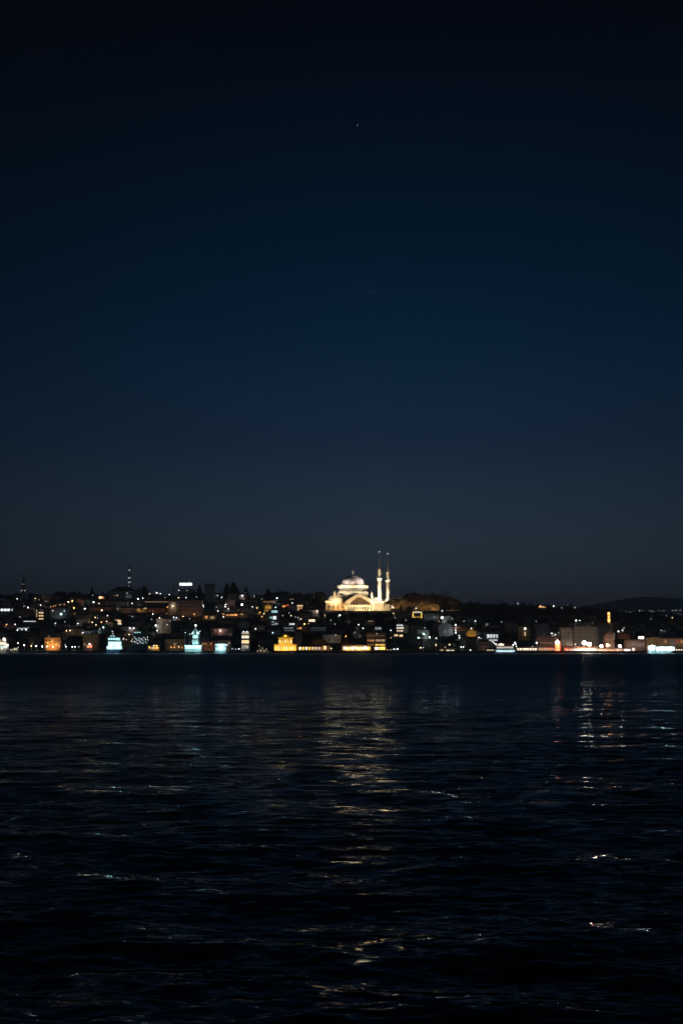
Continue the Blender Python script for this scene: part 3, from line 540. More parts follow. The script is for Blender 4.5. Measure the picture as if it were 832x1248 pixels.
B('school', 'long hilltop building with a thin row of warm white windows', 'school', 174.6, 208.6, 730.8, 738.6, 'flat', 'brown', bars=[(176.5 + i * 3.2, 733, 178.6 + i * 3.2, 734.2, 'A', .5, .4) for i in range(9)])
B('house', 'hilltop house glowing warm orange between dark trees', 'house', 119, 129, 724.8, 732, 'gable', 'ochre', bars=[(120.4, 727, 124, 729.8, 'A', 2.2, .2), (124.6, 726.6, 127.8, 729.6, 'O', 1.6, .2)])
B('office_block', 'dark block with orange office windows in stacked bars', 'office block', 42.8, 54.8, 740.6, 757.6, 'flat', 'brown', bars=[(47, 745.8, 53, 748, 'A', .95, .2), (47, 749.6, 53, 751.6, 'A', .95, .2), (47, 753.4, 53, 755.2, 'A', 1.1, .2)] + [(44, 743.2 + i * 2.3, 45.4, 744.8 + i * 2.3, 'A', .9, .1) for i in range(4)] + [(48, 743, 53, 744, 'W', .14)])
B('villa', 'villa with cyan white floodlit front and orange lit roof edge', 'villa', 60, 82, 738, 754, 'gable', 'grey', bars=[], lamps=[(74.6, 748.6, 'C', .95, 4), (78.4, 744.6, 'C', .4, 3), (64.5, 744.4, 'K', .4, 2.5), (62, 739.6, 'O', .5, 1.4), (65.5, 738.8, 'O', .5, 1.4), (68, 738, 'O', .4, 1.4), (73.4, 737.2, 'A', .45, 1.6), (78.4, 737.2, 'A', .4, 1)], flood=('W', 1.3), rf=.22)
B('shop', 'flat building with one bright white strip window at the left edge', 'shop', -4, 16.5, 739.4, 747.6, 'flat', 'grey', bars=[(.6 + i * 4, 742, 4.2 + i * 4, 745, 'W', 1.6, .2) for i in range(3)] + [(13.6, 742, 15.6, 744.6, 'W', .8)])
B('row_house', 'dim brown house front right of the bright strip window', 'terrace', 17, 38, 742.6, 752.6, 'flat', 'brown', grid=(2, 5, None, 0, 1), flood=('P', .5))
B('covered_market', 'low hall under a straight thin bar of white light', 'hall', 27, 44.6, 755.8, 762, 'flat', 'grey', bars=[(28.6, 756.8, 43.6, 758, 'W', 1.0, .15)])
B('terrace_cafe', 'small terrace cafe with four white lamps under its roof', 'cafe', 19, 36.4, 763.6, 771, 'gable', 'grey', bars=[(21.5, 765.2, 33.5, 766.8, 'W', .5, .5)], lamps=[(21.4, 768, 'W', .45, 4), (26.8, 767.4, 'W', .4, 3), (31.8, 767.4, 'W', .55, 4), (35, 765, 'W', .3, 1.5)])
B('tower_block', 'square dark unlit tower block rising above the skyline', 'tower block', 249.4, 261.2, 711.6, 734, 'flat', 'concrete', grid=(6, 4, None, 0, 1))
B('wall_building', 'small amber floodlit wall house right of the mosque under brown trees', 'house', 482.4, 495.4, 743.4, 751.4, 'gable', 'ochre', bars=[(485, 746, 488, 749, 'Y', 1.2), (488.8, 747, 491, 750, 'K', 1.6)], flood=('Y', 1.6), rf=.25, Y=1420)
B('gate_kiosk', 'square gate kiosk outlined in yellow light under brown trees', 'kiosk', 501.6, 515, 744.6, 755, 'flat', 'ochre', bars=[(502.6, 745.4, 514, 747, 'K', 1.2, .1), (502.4, 747.4, 504, 754, 'Y', 1.5, .1), (512.6, 747.4, 514.2, 754, 'Y', 1.4, .1), (504.6, 751.4, 512, 754.2, 'Y', 1.2, .4)], flood=('Y', .8), Y=1395)
B('big_apartment_block', 'large grey block with long unlit balcony rows on the lower slope', 'apartment building', 699, 729, 763.4, 788, 'flat', 'concrete', grid=(5, 8, None, 0, 1), flood=('P', .25), Y=1192, depth=14)
B('apartment_building', 'tall narrow grey block left of the large balconied block', 'apartment building', 683.4, 698.4, 764.6, 788, 'flat', 'grey', grid=(6, 4, None, 0, 1), flood=('P', .18), Y=1196)
B('round_roofed_hall', 'big dark hall with a rounded roof behind the pinkish gabled house', 'hall', 724, 747, 759.4, 782, 'barrel', 'concrete', grid=(2, 5, None, 0, 1), flood=('P', .12), rf=.35, Y=1216, depth=16)
B('apartment_building', 'grey unlit apartment block above the waterfront arcade', 'apartment building', 652, 669, 759.6, 776, 'flat', 'grey', grid=(4, 5, 'W', .04, .1), flood=('W', .1))
B('house', 'house with one lamplit yellowish end wall under a bright white lamp', 'house', 631.6, 645.6, 763, 780, 'flat', 'ochre', grid=(3, 3, None, 0, 1), flood=('A', .3), lamps=[(639.5, 766.3, 'W', .75, 5), (639.4, 771.4, 'K', .4, 2.4), (639.4, 773.8, 'A', .45, 2.4)])
B('house', 'low flat house below two bright white lamps on the dark hill', 'house', 699, 721, 757, 764.6, 'flat', 'grey', grid=(1, 6, 'W', .1, .1), flood=('W', .1))
B('house', 'orange brown house front with white roof lamps right of the vertical sign', 'house', 752.6, 767.4, 771.4, 779, 'flat', 'rose', flood=('O', 1.0), lamps=[(753.2, 769.6, 'W', .6, 4), (758.2, 768.4, 'W', .55, 3), (760, 765.6, 'K', .35, 2)])
B('house', 'faint grey house on the dark slope at the far right', 'house', 802.6, 817, 766.4, 773, 'gable', 'grey', lamps=[(805.5, 768.4, 'W', .45, 1.0), (809, 769, 'W', .35, .6), (822.4, 767.6, 'W', .35, .9)], flood=('W', .12))
B('ridge_restaurant', 'orange lit building on the dark wooded ridge', 'restaurant', 655, 665.4, 736.8, 742, 'gable', 'ochre', bars=[(656.4, 738.6, 659.4, 740.8, 'O', 1.6, .3), (660, 738.8, 662.4, 740.8, 'A', 1.2, .3), (663, 739.4, 664.8, 741, 'O', 1.2, .3)], lamps=[(658.2, 738.2, 'K', .4, 3)], Y=1570)

# ------------------------------------------------------------------ special structures
# yellow domed pavilion
Yp = 1162.0; pc = at(347.6, 793, Yp); k = thing('domed_pavilion', 'bright yellow floodlit pavilion with shallow dome, upper storey and wider arcaded base', 'pavilion', (pc.x, Yp, 1.8)); sY = Yp / F
yw = mat('yellow_stucco', (.62, .46, .16), .85, .1)
MB().box(-13.5 * sY, 13.5 * sY, 0, 9, 0, 5.2).build('base_storey', yw, k)
MB().box(-8.6 * sY, 8.6 * sY, 1.5, 8.5, 5.203, 10.4).build('upper_storey', yw, k)
MB().box(-14.2 * sY, 14.2 * sY, -.5, 9.5, 5.0, 5.2).build('cornice', yw, k).location.z = .004
MB().box(-10 * sY, 10 * sY, .8, 9.2, 10.41, 10.9).build('cornice', yw, k)
dd = MB().lathe([(4.3, 10.9), (4.3, 11.4)] + domeprof(4.2, 2.4, 11.4), 20, (0, 5)).build('dome', yw, k, True)
MB().lathe([(.15, 13.6), (.15, 14.3), (.35, 14.5), (.05, 15.1)], 8, (0, 5)).build('finial', yw, dd)
for i in range(5): arch('window', (-6.4 + i * 3.2) * sY * 1.05, 6.4, 1.1, 2.7, 1.3, 1.49, em('Y', .55) if i % 2 else em('K', .9), k)
for i in range(8): arch('window', (-11.6 + i * 3.3) * sY, .6, 1.4, 3.2, -.16, -.01, em('YKOYKYAY'[i], (1.4, .8, 1.0)[i % 3]), k)
for x, pw in ((-7, 1), (0, 1), (7, 1)):
    light('SPOT', (x, -6, .5), (1, .62, .12), 2300, k, .3, (x * .8, 0, 4), 130)
    light('POINT', (x * .55, -.3 + (.0 if x else -.4), 6.0), (1, .66, .15), 230, k, .2)
light('POINT', (0, .4, 12.4), (1, .66, .15), 240, k, .2)
PROT.append((333, 773, 363, 792, Yp)); FOOT.append((pc.x, Yp + 5, 10))
# slender dark minaret
def tower_minaret():
    Y = 1560; p = at(28.4, 731, Y); z0 = H(p.x, Y); k = thing('dark_minaret', 'dark slender pencil minaret with faint balcony lamps, standing on the skyline', 'minaret', (p.x, Y, z0))
    z = lambda py: at(28.4, py, Y).z - z0
    MB().lathe([(2.6, -2), (2.6, z(727)), (1.7, z(723)), (1.6, z(713))], 12).build('shaft', walls[6], k)
    for i, (py, r) in enumerate(((721, 2.4), (713.2, 2.1))):
        b_ = MB().lathe([(1.6, z(py) - 1), (r, z(py)), (r, z(py) + 1), (1.5, z(py) + 1)], 12).build('balcony', walls[6], k)
        for dx in ((-2, 1.8) if i == 0 else (-.9, .8)): MB().ball((dx, -1.6, z(py) + 1), .38).build('balcony_lamp', em('K', 1.7 if i == 0 else .6), b_)
    MB().lathe([(1.5, z(712)), (1.1, z(708)), (.5, z(703)), (.1, z(696))], 10).build('spire', lead, k)
    PROT.append((24, 696, 33, 728, Y))
tower_minaret()
def mast():
    Y = 1590; p = at(157.5, 718, Y); z0 = H(p.x, Y); k = thing('lattice_mast', 'tall lattice radio mast carrying small white lamps, above the hilltop mansion', 'mast', (p.x, Y, z0))
    z = lambda py: at(157.5, py, Y).z - z0; m = MB(); top = z(690); n = 12
    def r(t): return 1.9 * (1 - t) + .55 * t
    for i in range(n):
        t0, t1 = i / n, (i + 1) / n; q0 = [(-r(t0), -r(t0)), (r(t0), -r(t0)), (r(t0), r(t0)), (-r(t0), r(t0))]; q1 = [(-r(t1), -r(t1)), (r(t1), -r(t1)), (r(t1), r(t1)), (-r(t1), r(t1))]
        for j in range(4):
            a, b2 = q0[j], q0[(j + 1) % 4]; c, d = q1[j], q1[(j + 1) % 4]
            m.tube((*a, t0 * top), (*c, t1 * top), .2, seg=4); m.tube((*a, t0 * top), (*d, t1 * top), .12, seg=4); m.tube((*b2, t0 * top), (*c, t1 * top), .12, seg=4)
            m.tube((*c, t1 * top), (*d, t1 * top), .12, seg=4)
    m.build('lattice_frame', metal, k); MB().tube((0, 0, top), (0, 0, z(685.6)), .3, .12).build('antenna', metal, k)
    for px, py, s in ((157.6, 695, 2.4), (156.6, 704.6, 1.7), (158.4, 704.4, 2.0), (157, 710, 1.5), (158.6, 709.4, 1.5), (157.2, 714.4, .6)):
        MB().ball(((px - 157.5) * Y / F, -1.6, z(py)), .42).build('warning_lamp', em('W', s), k)
    PROT.append((153, 686, 162, 716, Y))
mast()
def pole_mast():
    Y = 1580; p = at(211.6, 726, Y); z0 = H(p.x, Y); k = thing('antenna_pole', 'thin dark antenna pole on the skyline left of the rooftop sign', 'antenna', (p.x, Y, z0)); z = at(211.6, 708.6, Y).z - z0
    MB().tube((0, 0, -1), (0, 0, z), .8, .3).build('pole', metal, k); m = MB()
    for i in range(4): m.tube((-1.3 + .2 * i, 0, z * .55 + i * 1.7), (1.3 - .2 * i, 0, z * .55 + i * 1.7), .14)
    m.build('crossbars', metal, k)
pole_mast()
def rooftop_sign():
    Y = 1560; r = building('sign_building', 'hilltop block carrying the white rooftop sign', 'building', 217, 236, 718, 733, 'flat', 'concrete', grid=(2, 5, 'A', .1, .4), lamps=[(218, 719.6, 'W', .4, 3), (228, 719.8, 'W', .35, 1.4), (222, 715.8, 'W', .25, .8)], Y=Y)
    a = at(218.6, 713.6, Y); c = at(233.8, 709.9, Y); zr = at(226, 718, Y).z
    k = thing('rooftop_sign', 'long white illuminated sign board on posts above a hilltop roof', 'sign', ((a.x + c.x) / 2, Y + 1, zr + .3)); w = (c.x - a.x) / 2; z0 = a.z - zr - .3; z1 = c.z - zr - .3
    MB().box(-w, w, -.1, .15, z0, z1 - .6).build('board', emit('sign_white', (.9, 1, .95), 2.2, mottle=.3), k)
    MB().box(w * .45, w * .62, -.1, .15, z1 - .597, z1 + .3).build('raised_letter', em('W', 1.6), k)
    for x in (-w * .8, 0, w * .8): MB().box(x - .12, x + .12, .16, .4, -.5, z0 + 1).build('post', metal, k)
    PROT.append((218, 709, 234, 715, Y))
rooftop_sign()
def vertical_sign():
    Y = ground(741.8, 760) or 1250; p = at(741.8, 760, Y); k = thing('vertical_sign', 'tall vertical sign with stacked glowing orange panels on the dark slope', 'sign', (p.x, Y, H(p.x, Y)))
    z = lambda py: at(741.8, py, Y).z - k.location.z
    MB().tube((0, .4, -1), (0, .4, z(745)), .4).build('post', metal, k); MB().box(-1.5, 1.5, .02, .2, z(759), z(745.4)).build('board', mat('sign_board', (.2, .03, .02), .7), k)
    for y0, y1, kk, s in ((746.4, 749.4, 'A', 3.0), (750.4, 753.2, 'A', 2.0), (754.2, 758.2, 'A', 3.2)): MB().box(-1.1, 1.1, -.1, .018, z(y1), z(y0)).build('glowing_panel', emit('sign_amber%s' % s, (1, .5, .12), s), k)
    light('POINT', (0, -2, z(752)), ORAN, 250, k)
    PROT.append((738, 744, 746, 760, Y))
vertical_sign()
# islet tower
def islet():
    Y = 1118.0; c = at(235, 796, Y); s = Y / F; rock = MB(); n = 14
    rock.flat([(11.0 * s * 1.05 * math.cos(2 * math.pi * i / n) * (1 + .05 * math.sin(i * 3)), 5.5 * math.sin(2 * math.pi * i / n)) for i in range(n)], -2, .9)
    o = rock.build('islet_rock', concrete); o.location = (c.x, Y + 5, 0); tag(o, kind='structure')
    k = thing('islet_tower', 'small white sea tower with pointed roof and cyan lit walled base', 'tower', (c.x, Y + 5, .9)); k['label'] = 'small sea tower with pointed roof and cyan lit walled base'
    wt = walls[3]; z = lambda py: at(235, py, Y).z - .9
    MB().box(-10.2 * s, 9.8 * s, -3, 3, 0, z(787.2)).build('base_wall', wt, k); MB().box(-10.5 * s, 10.1 * s, -3.3, 3.3, z(787.2) + .002, z(786.4)).build('cornice', wt, k)
    for i in range(7): arch('window', (-8.6 + i * 2.9) * s, z(790.6), 1.0, 2.0, -3.14, -3.01, em('C', 1.8), k)
    MB().lathe([(2.6, z(786.4)), (2.5, z(780)), (2.0, z(780)), (2.0, z(778.6))], 10, (1.4, 0)).build('tower_shaft', wt, k)
    MB().lathe([(2.3, z(778.6)), (2.3, z(773.4)), (3.3, z(773)), (3.3, z(772.6))], 10, (1.4, 0)).build('lantern_room', wt, k)
    for i in range(4): MB().box(-.35, .35, -.08, .02, z(777.6), z(774.6)).build('window', em('C', 1.6), k).location = (1.4 - 1.4 + i * .95, -2.2 if i in (1, 2) else -2.0, 0)
    rf = MB().lathe([(3.4, z(772.6)), (2.2, z(769.6)), (1.2, z(767.6)), (.35, z(765)), (.12, z(763))], 10, (1.4, 0)).build('roof', wt, k)
    MB().ball((1.4, 0, z(762.2)), .75).build('beacon', em('W', 4), rf)
    for x, py in ((-3.0, 773), (4.8, 769.6), (-6.5, 771)): MB().tube((x, -1, z(786)), (x, -1, z(py)), .09).build('lamp_pole', metal, k); MB().ball((x, -1, z(py)), .33).build('pole_lamp', em('C', 2.0), k)
    for x in (-7, -2, 3, 6.5): light('POINT', (x * .9, -5.2, z(788)), (.42, .93, 1), 700, k, .3)
    for x in (-2.2, 4.2): light('POINT', (x, -3.4, z(783)), (.5, .95, 1), 260, k, .2)
    for x in (-2.6, 5.2): light('POINT', (x, -3.2, z(771.5)), (.5, .95, 1), 900, k, .2)
    PROT.append((222, 761, 247, 797, Y))
islet()

# ------------------------------------------------------------------ ships
def ship(name, label, cat, u0, u1, decks, Y=1120.0, hull=hullw, bow=1, pw=500, lc='C', funnel=None, mastpy=None, hullpy=793.5, bulbs=(), rails=True):
    """decks: list of (u0, u1, py_bottom, py_top, key, strength, n_windows)"""
    s = Y / F; uc = (u0 + u1) / 2; c = at(uc, 796, Y); L = (u1 - u0) * s; k = thing(name, label, cat, (c.x, Y, 0)); z = lambda py: at(uc, py, Y).z
    bw = 2.6; hz = z(hullpy); h = L / 2
    pts = [(-h, -bw * .8), (h * .72, -bw), (h, 0), (h * .72, bw), (-h, bw * .8)]; low = [(-h * .97, -bw * .6), (h * .66, -bw * .7), (h * .9, 0), (h * .66, bw * .7), (-h * .97, bw * .6)]
    if bow < 0: pts = [(-x, y) for x, y in pts][::-1]; low = [(-x, y) for x, y in low][::-1]
    m = MB(); n = 5; m.add([(x, y, -.8) for x, y in low] + [(x, y, hz) for x, y in pts], [[4, 3, 2, 1, 0], [5, 6, 7, 8, 9]] + [[i, (i + 1) % n, (i + 1) % n + n, i + n] for i in range(n)]); m.build('hull', hull, k)
    for i, (a, b2, pb, pt, key, st, nw) in enumerate(decks):
        xa, xb = (a - uc) * s, (b2 - uc) * s; z0, z1 = z(pb) + .004, z(pt); yy = 2.3 - .12 * i
        d = MB().box(xa, xb, -yy, yy, z0, z1 - .16).build('deck_house', hullw if hull is hullw or pw else walls[6], k); MB().box(xa - .25, xb + .25, -yy - .25, yy + .25, z1 - .157, z1).build('deck_roof', hullw if hull is hullw else hulld, k)
        for j in range(nw):
            w = (xb - xa) / nw
            window(d, xa + w * (j + .5), z0 + (z1 - z0) * .22, w * .78, (z1 - z0) * .55, -yy - .01, key, st, .25)
    if funnel: a = at(funnel[0], funnel[1], Y); MB().lathe([(1.1, z(funnel[2])), (.95, z(funnel[1])), (.7, z(funnel[1]))], 10, (a.x - c.x, 0)).build('funnel', hullw, k)
    if mastpy: a = (mastpy[0] - uc) * s; MB().tube((a, 0, z(decks[-1][3])), (a, 0, z(mastpy[1])), .14, .07).build('mast', hullw, k)
    for i, (bx, by, kk, rr, st) in enumerate(bulbs): MB().ball(((bx - uc) * s, -2.6, z(by)), rr).build('deck_lamp', em(kk, st), k)
    if pw:
        nl = max(1, int(L / 6))
        for i in range(nl):
            fx = -h + L * (i + .5) / nl; light('POINT', (fx, -5.0, z(decks[0][3]) - .5), COLS[lc], pw, k, .3)
    PROT.append((u0, min([q[3] for q in decks]), u1, 797, Y)); return k
ship('white_ferry', 'long ferry blazing cold white moored at the far right', 'ferry', 788.6, 822, [(789.4, 797.4, 793.6, 787, 'W', 14, 3), (798.6, 820.8, 793.6, 788.4, 'W', 14, 8)], pw=2200, lc='C', hullpy=793.8, bulbs=[(791, 794.8, 'C', .4, 3), (800, 795, 'C', .3, 2), (806, 795, 'C', .3, 2), (813, 795, 'C', .3, 2), (793.4, 787, 'W', .6, 5)])
ship('ferry_with_lit_decks', 'white ferry with rows of cold bluish windows at the landing below the glazed kiosk', 'ferry', 602, 629, [(603.6, 627, 795.0, 791.6, 'C', 1.5, 12), (604.6, 625, 791.0, 787.4, 'P', 1.3, 10)], pw=90, lc='C', hullpy=795.2, bulbs=[(606 + i * 2, 794.0, 'W', .28, 3) for i in range(10)] + [(624.8, 786, 'W', .5, 5), (627, 783.4, 'W', .45, 5), (628, 785.2, 'W', .4, 4), (653.6 - 25, 788, 'W', .4, 3)])
ship('small_ferry', 'small ferry with one white lamp row and cyan glowing side beside the islet tower', 'ferry', 260.6, 278.6, [(262.4, 275.4, 793.8, 788.2, 'C', 1.5, 5), (262.2, 277.6, 787.6, 784.6, 'W', 1.9, 7)], pw=1500, lc='C', hullpy=794)
ship('tour_ship', 'stubby three-deck ship lit cyan all over with a short mast', 'ship', 129.6, 149, [(130.4, 149.2, 791.5, 787.6, 'C', 2.2, 7), (132.2, 148.2, 787.4, 781.2, 'C', 2.6, 6), (131.8, 143.8, 781.0, 776.6, 'C', 2.2, 4), (134, 140.4, 776.4, 774, 'C', 1.6, 2)], pw=1300, lc='C', hull=hulld, hullpy=791.8, mastpy=(137.6, 769), bulbs=[(137.2, 769.8, 'W', .4, 1.2), (138, 772.4, 'W', .35, 1.2), (145, 779, 'C', 1.1, 1.2)])
ship('string_lit_ferry', 'dark ferry dressed with strings of tiny bluish bulbs and a lit cyan bridge top', 'ferry', 155, 183, [(158, 180, 791.5, 786, None, 1, 9), (160, 177, 785.8, 779.4, None, 1, 7), (162.4, 173, 779.2, 774.4, None, 1, 4), (163.6, 171.8, 772.2, 769.6, 'C', 1.5, 3)], pw=0, hull=hulld, hullpy=791.8,
     bulbs=[(160.8, 781.6, 'K', .5, 1.2), (161.6, 779, 'Y', .4, .9)] + [(164 + (i * 5.3 % 18), 776.5 + (i * 3.7 % 8.2), 'WWCW'[i % 4], .3, (1.4, .8, 2.2)[i % 3]) for i in range(26)])
ship('work_boat', 'moored boat blazing warm yellow above and cold cyan below at the left edge', 'boat', -8, 11.5, [(-6, 9.5, 791.4, 786.6, 'C', 1.2, 6), (-4, 7.4, 786.4, 782, 'K', 3.5, 4), (3.4, 7.2, 781.8, 778, 'K', 5, 1)], pw=400, lc='K', hullpy=791.8, bulbs=[(5.4, 778.6, 'K', .8, 4), (6.8, 780.6, 'K', .6, 4), (10, 786.6, 'K', .7, 4), (8.6, 785.4, 'K', .5, 3), (3, 791, 'K', .5, 2), (1, 780.5, 'O', .7, .8)])
ship('small_motor_boat', 'small white motor boat with square lit cabin right of the blazing work boat', 'boat', 12, 22, [(12.8, 17, 793.4, 790.8, 'K', .8, 3), (17.4, 21.4, 793.4, 789.2, 'K', 1.5, 2)], pw=40, lc='K', hullpy=793.8, Y=1135)
for i, (u, h_, t) in enumerate(((315.8, 787.4, 'taller'), (319.6, 790, 'middle'), (324.4, 791, 'lowest'))):
    s = 1136 / F; c = at(u, 796, 1136); k = thing('sailing_boat', 'moored sailing boat with lamplit %s mast and triangular furled sail' % t, 'sailing boat', (c.x, 1136, 0), 0, 'small sailing boats moored near the stair tower'); zt = at(u, h_, 1136).z
    m = MB(); m.add([(-2, -.6, -.3), (1.6, -.6, -.3), (2.8, 0, -.3), (1.6, .6, -.3), (-2, .6, -.3), (-2.2, -.9, 1.3), (1.8, -.9, 1.3), (3.3, 0, 1.5), (1.8, .9, 1.3), (-2.2, .9, 1.3)], [[4, 3, 2, 1, 0], [5, 6, 7, 8, 9]] + [[j, (j + 1) % 5, (j + 1) % 5 + 5, j + 5] for j in range(5)]); m.build('hull', hullw, k)
    MB().tube((0, 0, 1), (0, 0, zt), .1, .05).build('mast', metal, k); MB().prism([(.15, 1.8), (1.9, 1.8), (.15, zt - .3)], -.05, .05).build('sail', walls[3], k)
    MB().ball((0, 0, zt), .26).build('mast_lamp', em('K', 1.4), k); MB().ball((-1.2, -.5, 1.9), .3).build('cabin_lamp', em('A', 2), k); light('POINT', (.8, -1.8, 2.4), WARM, 22, k, .2)
    PROT.append((u - 3, h_, u + 3, 795, 1136))

# ------------------------------------------------------------------ street lamps (one prototype per colour, size and pole)
LAMPS = '''13 727 W 0|21 730 W 1|43 729.5 A 1|47.5 731 A 0|55.5 733 W 0|49.5 737.6 W 1|29.3 739 W 0|34 740.5 W 2|24 752 W 0|18.5 761 W 1|8 761.4 O 1|7 763.4 A 0|67.5 759.6 W 1|95 760 W 1|81 769 A 1|85.4 768.6 A 1|101 771 W 1|83.3 733.6 A 2|88 732.5 O 2|90 741 O 2|103.3 742 W 2|79 758 W 0
22 784 W 1|29.5 786.4 W 2|38 787.4 A 1|44 787.4 W 2|51.5 788 W 2|57.5 788 A 2|64.6 788.6 W 1|72.4 788 A 0|79.4 786 W 0|80.5 788.4 W 1|88 788.6 W 1|91.5 788.4 W 1|96 788.6 W 0
113 725.6 W 0|114 734 W 2|121 735.5 A 1|124 743.8 A 2|161 735.4 W 1|168.2 730 W 2|174 729 W 1|182.4 724 A 1|191 722.6 P 2|195.4 723.6 W 1|201 728.4 A 0|206.4 724.8 W 1|204 740 O 1|131 750.4 W 1|116 752.6 A 1|119 753.6 A 0|112.5 758.4 A 1|117 761.6 A 1|123.6 758.2 O 1|130 757.4 A 1|126 764.8 C 2|161.4 751.4 W 0|186.2 748.4 W 1|184.6 755 W 0|194.4 753.2 P 1|203 748 O 0|189.8 762.4 W 2|191.6 768.8 W 1|158 765.6 W 1|163.2 765.6 W 1|157.4 773.4 A 1|150.6 778.6 P 1|153.8 779.6 P 0
217.6 728.6 A 1|226.6 728.4 W 1|239.4 727.6 W 0|233.6 724.2 W 0|265.2 725.4 W 1|270.2 728 W 1|295.2 726 W 2|309.6 726.2 W 1|248 739.4 W 1|264 740 W 0|265.6 744.6 W 1|275.2 736.6 W 1|274.6 739.6 W 1|278.2 742.2 W 1|294.8 737 P 3|307.4 739.8 W 1|223 751.4 A 1|236.6 748.6 O 1|231 754 W 0|211.8 752.4 W 1|215 753 W 1|272.2 752 W 1|283 790.6 W 0|287 791.4 W 0|291 791 W 1|311.4 766.6 W 1
319 730.5 W 0|337.5 729 W 2|354 730.6 A 0|357.2 730.2 A 0|356 735 W 1|382.6 727.6 A 2|379.4 728.2 R 0|335.6 740.4 C 1|344.4 750.4 W 0|317 746.4 O 1|319 751.4 O 1|321.6 748 A 1|313.2 741 A 1|315 747.8 O 0|352.2 747.2 W 0|354.6 750.4 A 1|366.4 754.4 A 1|360 752.2 W 0|363 752.6 W 0|371 760.6 O 2|375.8 760.4 A 0|386 744.6 P 1|395.6 750 A 1|414 750 W 2|412 751.6 W 0|332.4 771.2 C 1|408 760.8 W 0|403 756 W 0|403.4 790.4 A 1
437 761.4 W 1|442.2 765.8 W 1|476 768.4 W 1|421.4 775.6 O 1|479.2 747.6 A 1|481.2 753 W 0|507 741.4 W 1|494.4 756 W 0|480 791.2 W 1|484.2 791 W 2|472 792 A 0|476 792 A 0|512.4 789.6 A 1|515.6 789.4 W 0|516.4 772.6 C 2|510 777.4 C 2|517.4 765.4 W 0|476.4 777.4 A 0
538.6 744.4 W 1|538.4 753 W 3|535 757.2 A 0|551 754 W 0|529 752.4 W 0|555.2 761.6 W 2|555 768 W 1|555.2 771 W 2|579 757 W 1|593.6 760 W 1|611 758.2 W 0|565 757.2 W 0|523.4 777 W 2|531.6 778 W 1|559.4 774.8 W 1|559.6 777.4 W 1|531.2 786 A 1|542.4 788.8 A 0|547.6 785.8 A 1|561.6 788.6 W 1|564.4 788.6 W 1|573 792.6 W 1|583.4 777 W 1|585.8 778.2 W 0|574 766 P 1
631 735.6 W 1|674.2 739 W 2|684.4 741 W 0|700 740.4 W 1|653.2 757.4 W 0|702 756.4 W 2|706.2 756.4 W 1|672.4 772 W 1|673.4 775 W 0|676.4 773.6 W 1|681.2 771.4 W 1|653.6 783.6 W 2|648.6 788 W 0
711.6 783.6 K 5|717.6 785.2 K 5|732.6 787.6 K 4|740.2 786.6 O 4|755.4 787.6 P 4|793 754.6 W 0|819 753 A 1'''
SIZ = [(.34, .55), (.40, 1.7), (.50, 3.8), (.75, 8.0), (1.15, 14.), (1.6, 24.0)]
LNAME = dict(A='warm', O='orange', W='white', C='cyan', R='red', Y='yellow', P='pinkish', K='yellow white')
SNAME = ['faint', 'small', 'bright', 'glaring', 'very big glaring', 'dazzling']
HEAD = {}; POLE = {}
def street_lamp(px, py, key, sz):
    if py >= 781: Y = 1157.0 if sz < 4 else 1156.0; p = at(px, py, Y); g = 1.8; pole = max(.7, p.z - g)
    else:
        pole = 6.0; Y = ground(px, py, pole)
        # stand in front of any building that would cover it
        for (x0, x1, yt, yb, yy, r, rx, rz) in SPEC:
            if x0 - .7 < px < x1 + .7 and yt - .5 < py < yb and Y is not None and Y > yy - 2.5: Y = yy - 3
        if Y is None: Y = 1598
        p = at(px, py, Y); g = H(p.x, Y); pole = max(1.5, p.z - g)
    pole = round(pole * 2) / 2; g = p.z - pole
    k = bpy.data.objects.new('street_lamp', None); col.objects.link(k); k.location = (p.x, Y, g); tag(k, None, 'street lamp', 'street lamps scattered over the hillside town' if py < 781 else 'lamps along the waterfront promenade')
    if pole not in POLE:
        m = MB(); m.tube((0, .9, -1), (0, .9, pole + .5), .14, .09); m.tube((0, .9, pole + .45), (0, 0, pole + .6), .07); POLE[pole] = m.mesh('pole', metal)
    if (key, sz) not in HEAD:
        r, s = SIZ[sz]; m = MB(); m.ball((0, 0, 0), r, 8, 6, .85); HEAD[(key, sz)] = m.mesh('lamp_head', em(key, s * LS))
    link('pole', POLE[pole], k); link('lamp_head', HEAD[(key, sz)], k, (0, 0, pole))
    if sz >= 1: light('POINT', (0, -.9 - SIZ[sz][0], pole - .9), COLS[key], LP * (0, .9, 2.2, 4, 6, 12)[sz], k, .3)
    pend(k, '%s %s lamp' % (SNAME[sz], LNAME[key]), px, py)
    PROT.append((px - 1, py - 1, px + 1, py + 1, Y)); return k
LS = 3.4
for row in LAMPS.replace('\n', '|').split('|'):
    a = row.split(); street_lamp(float(a[0]), float(a[1]), a[2], int(a[3]))

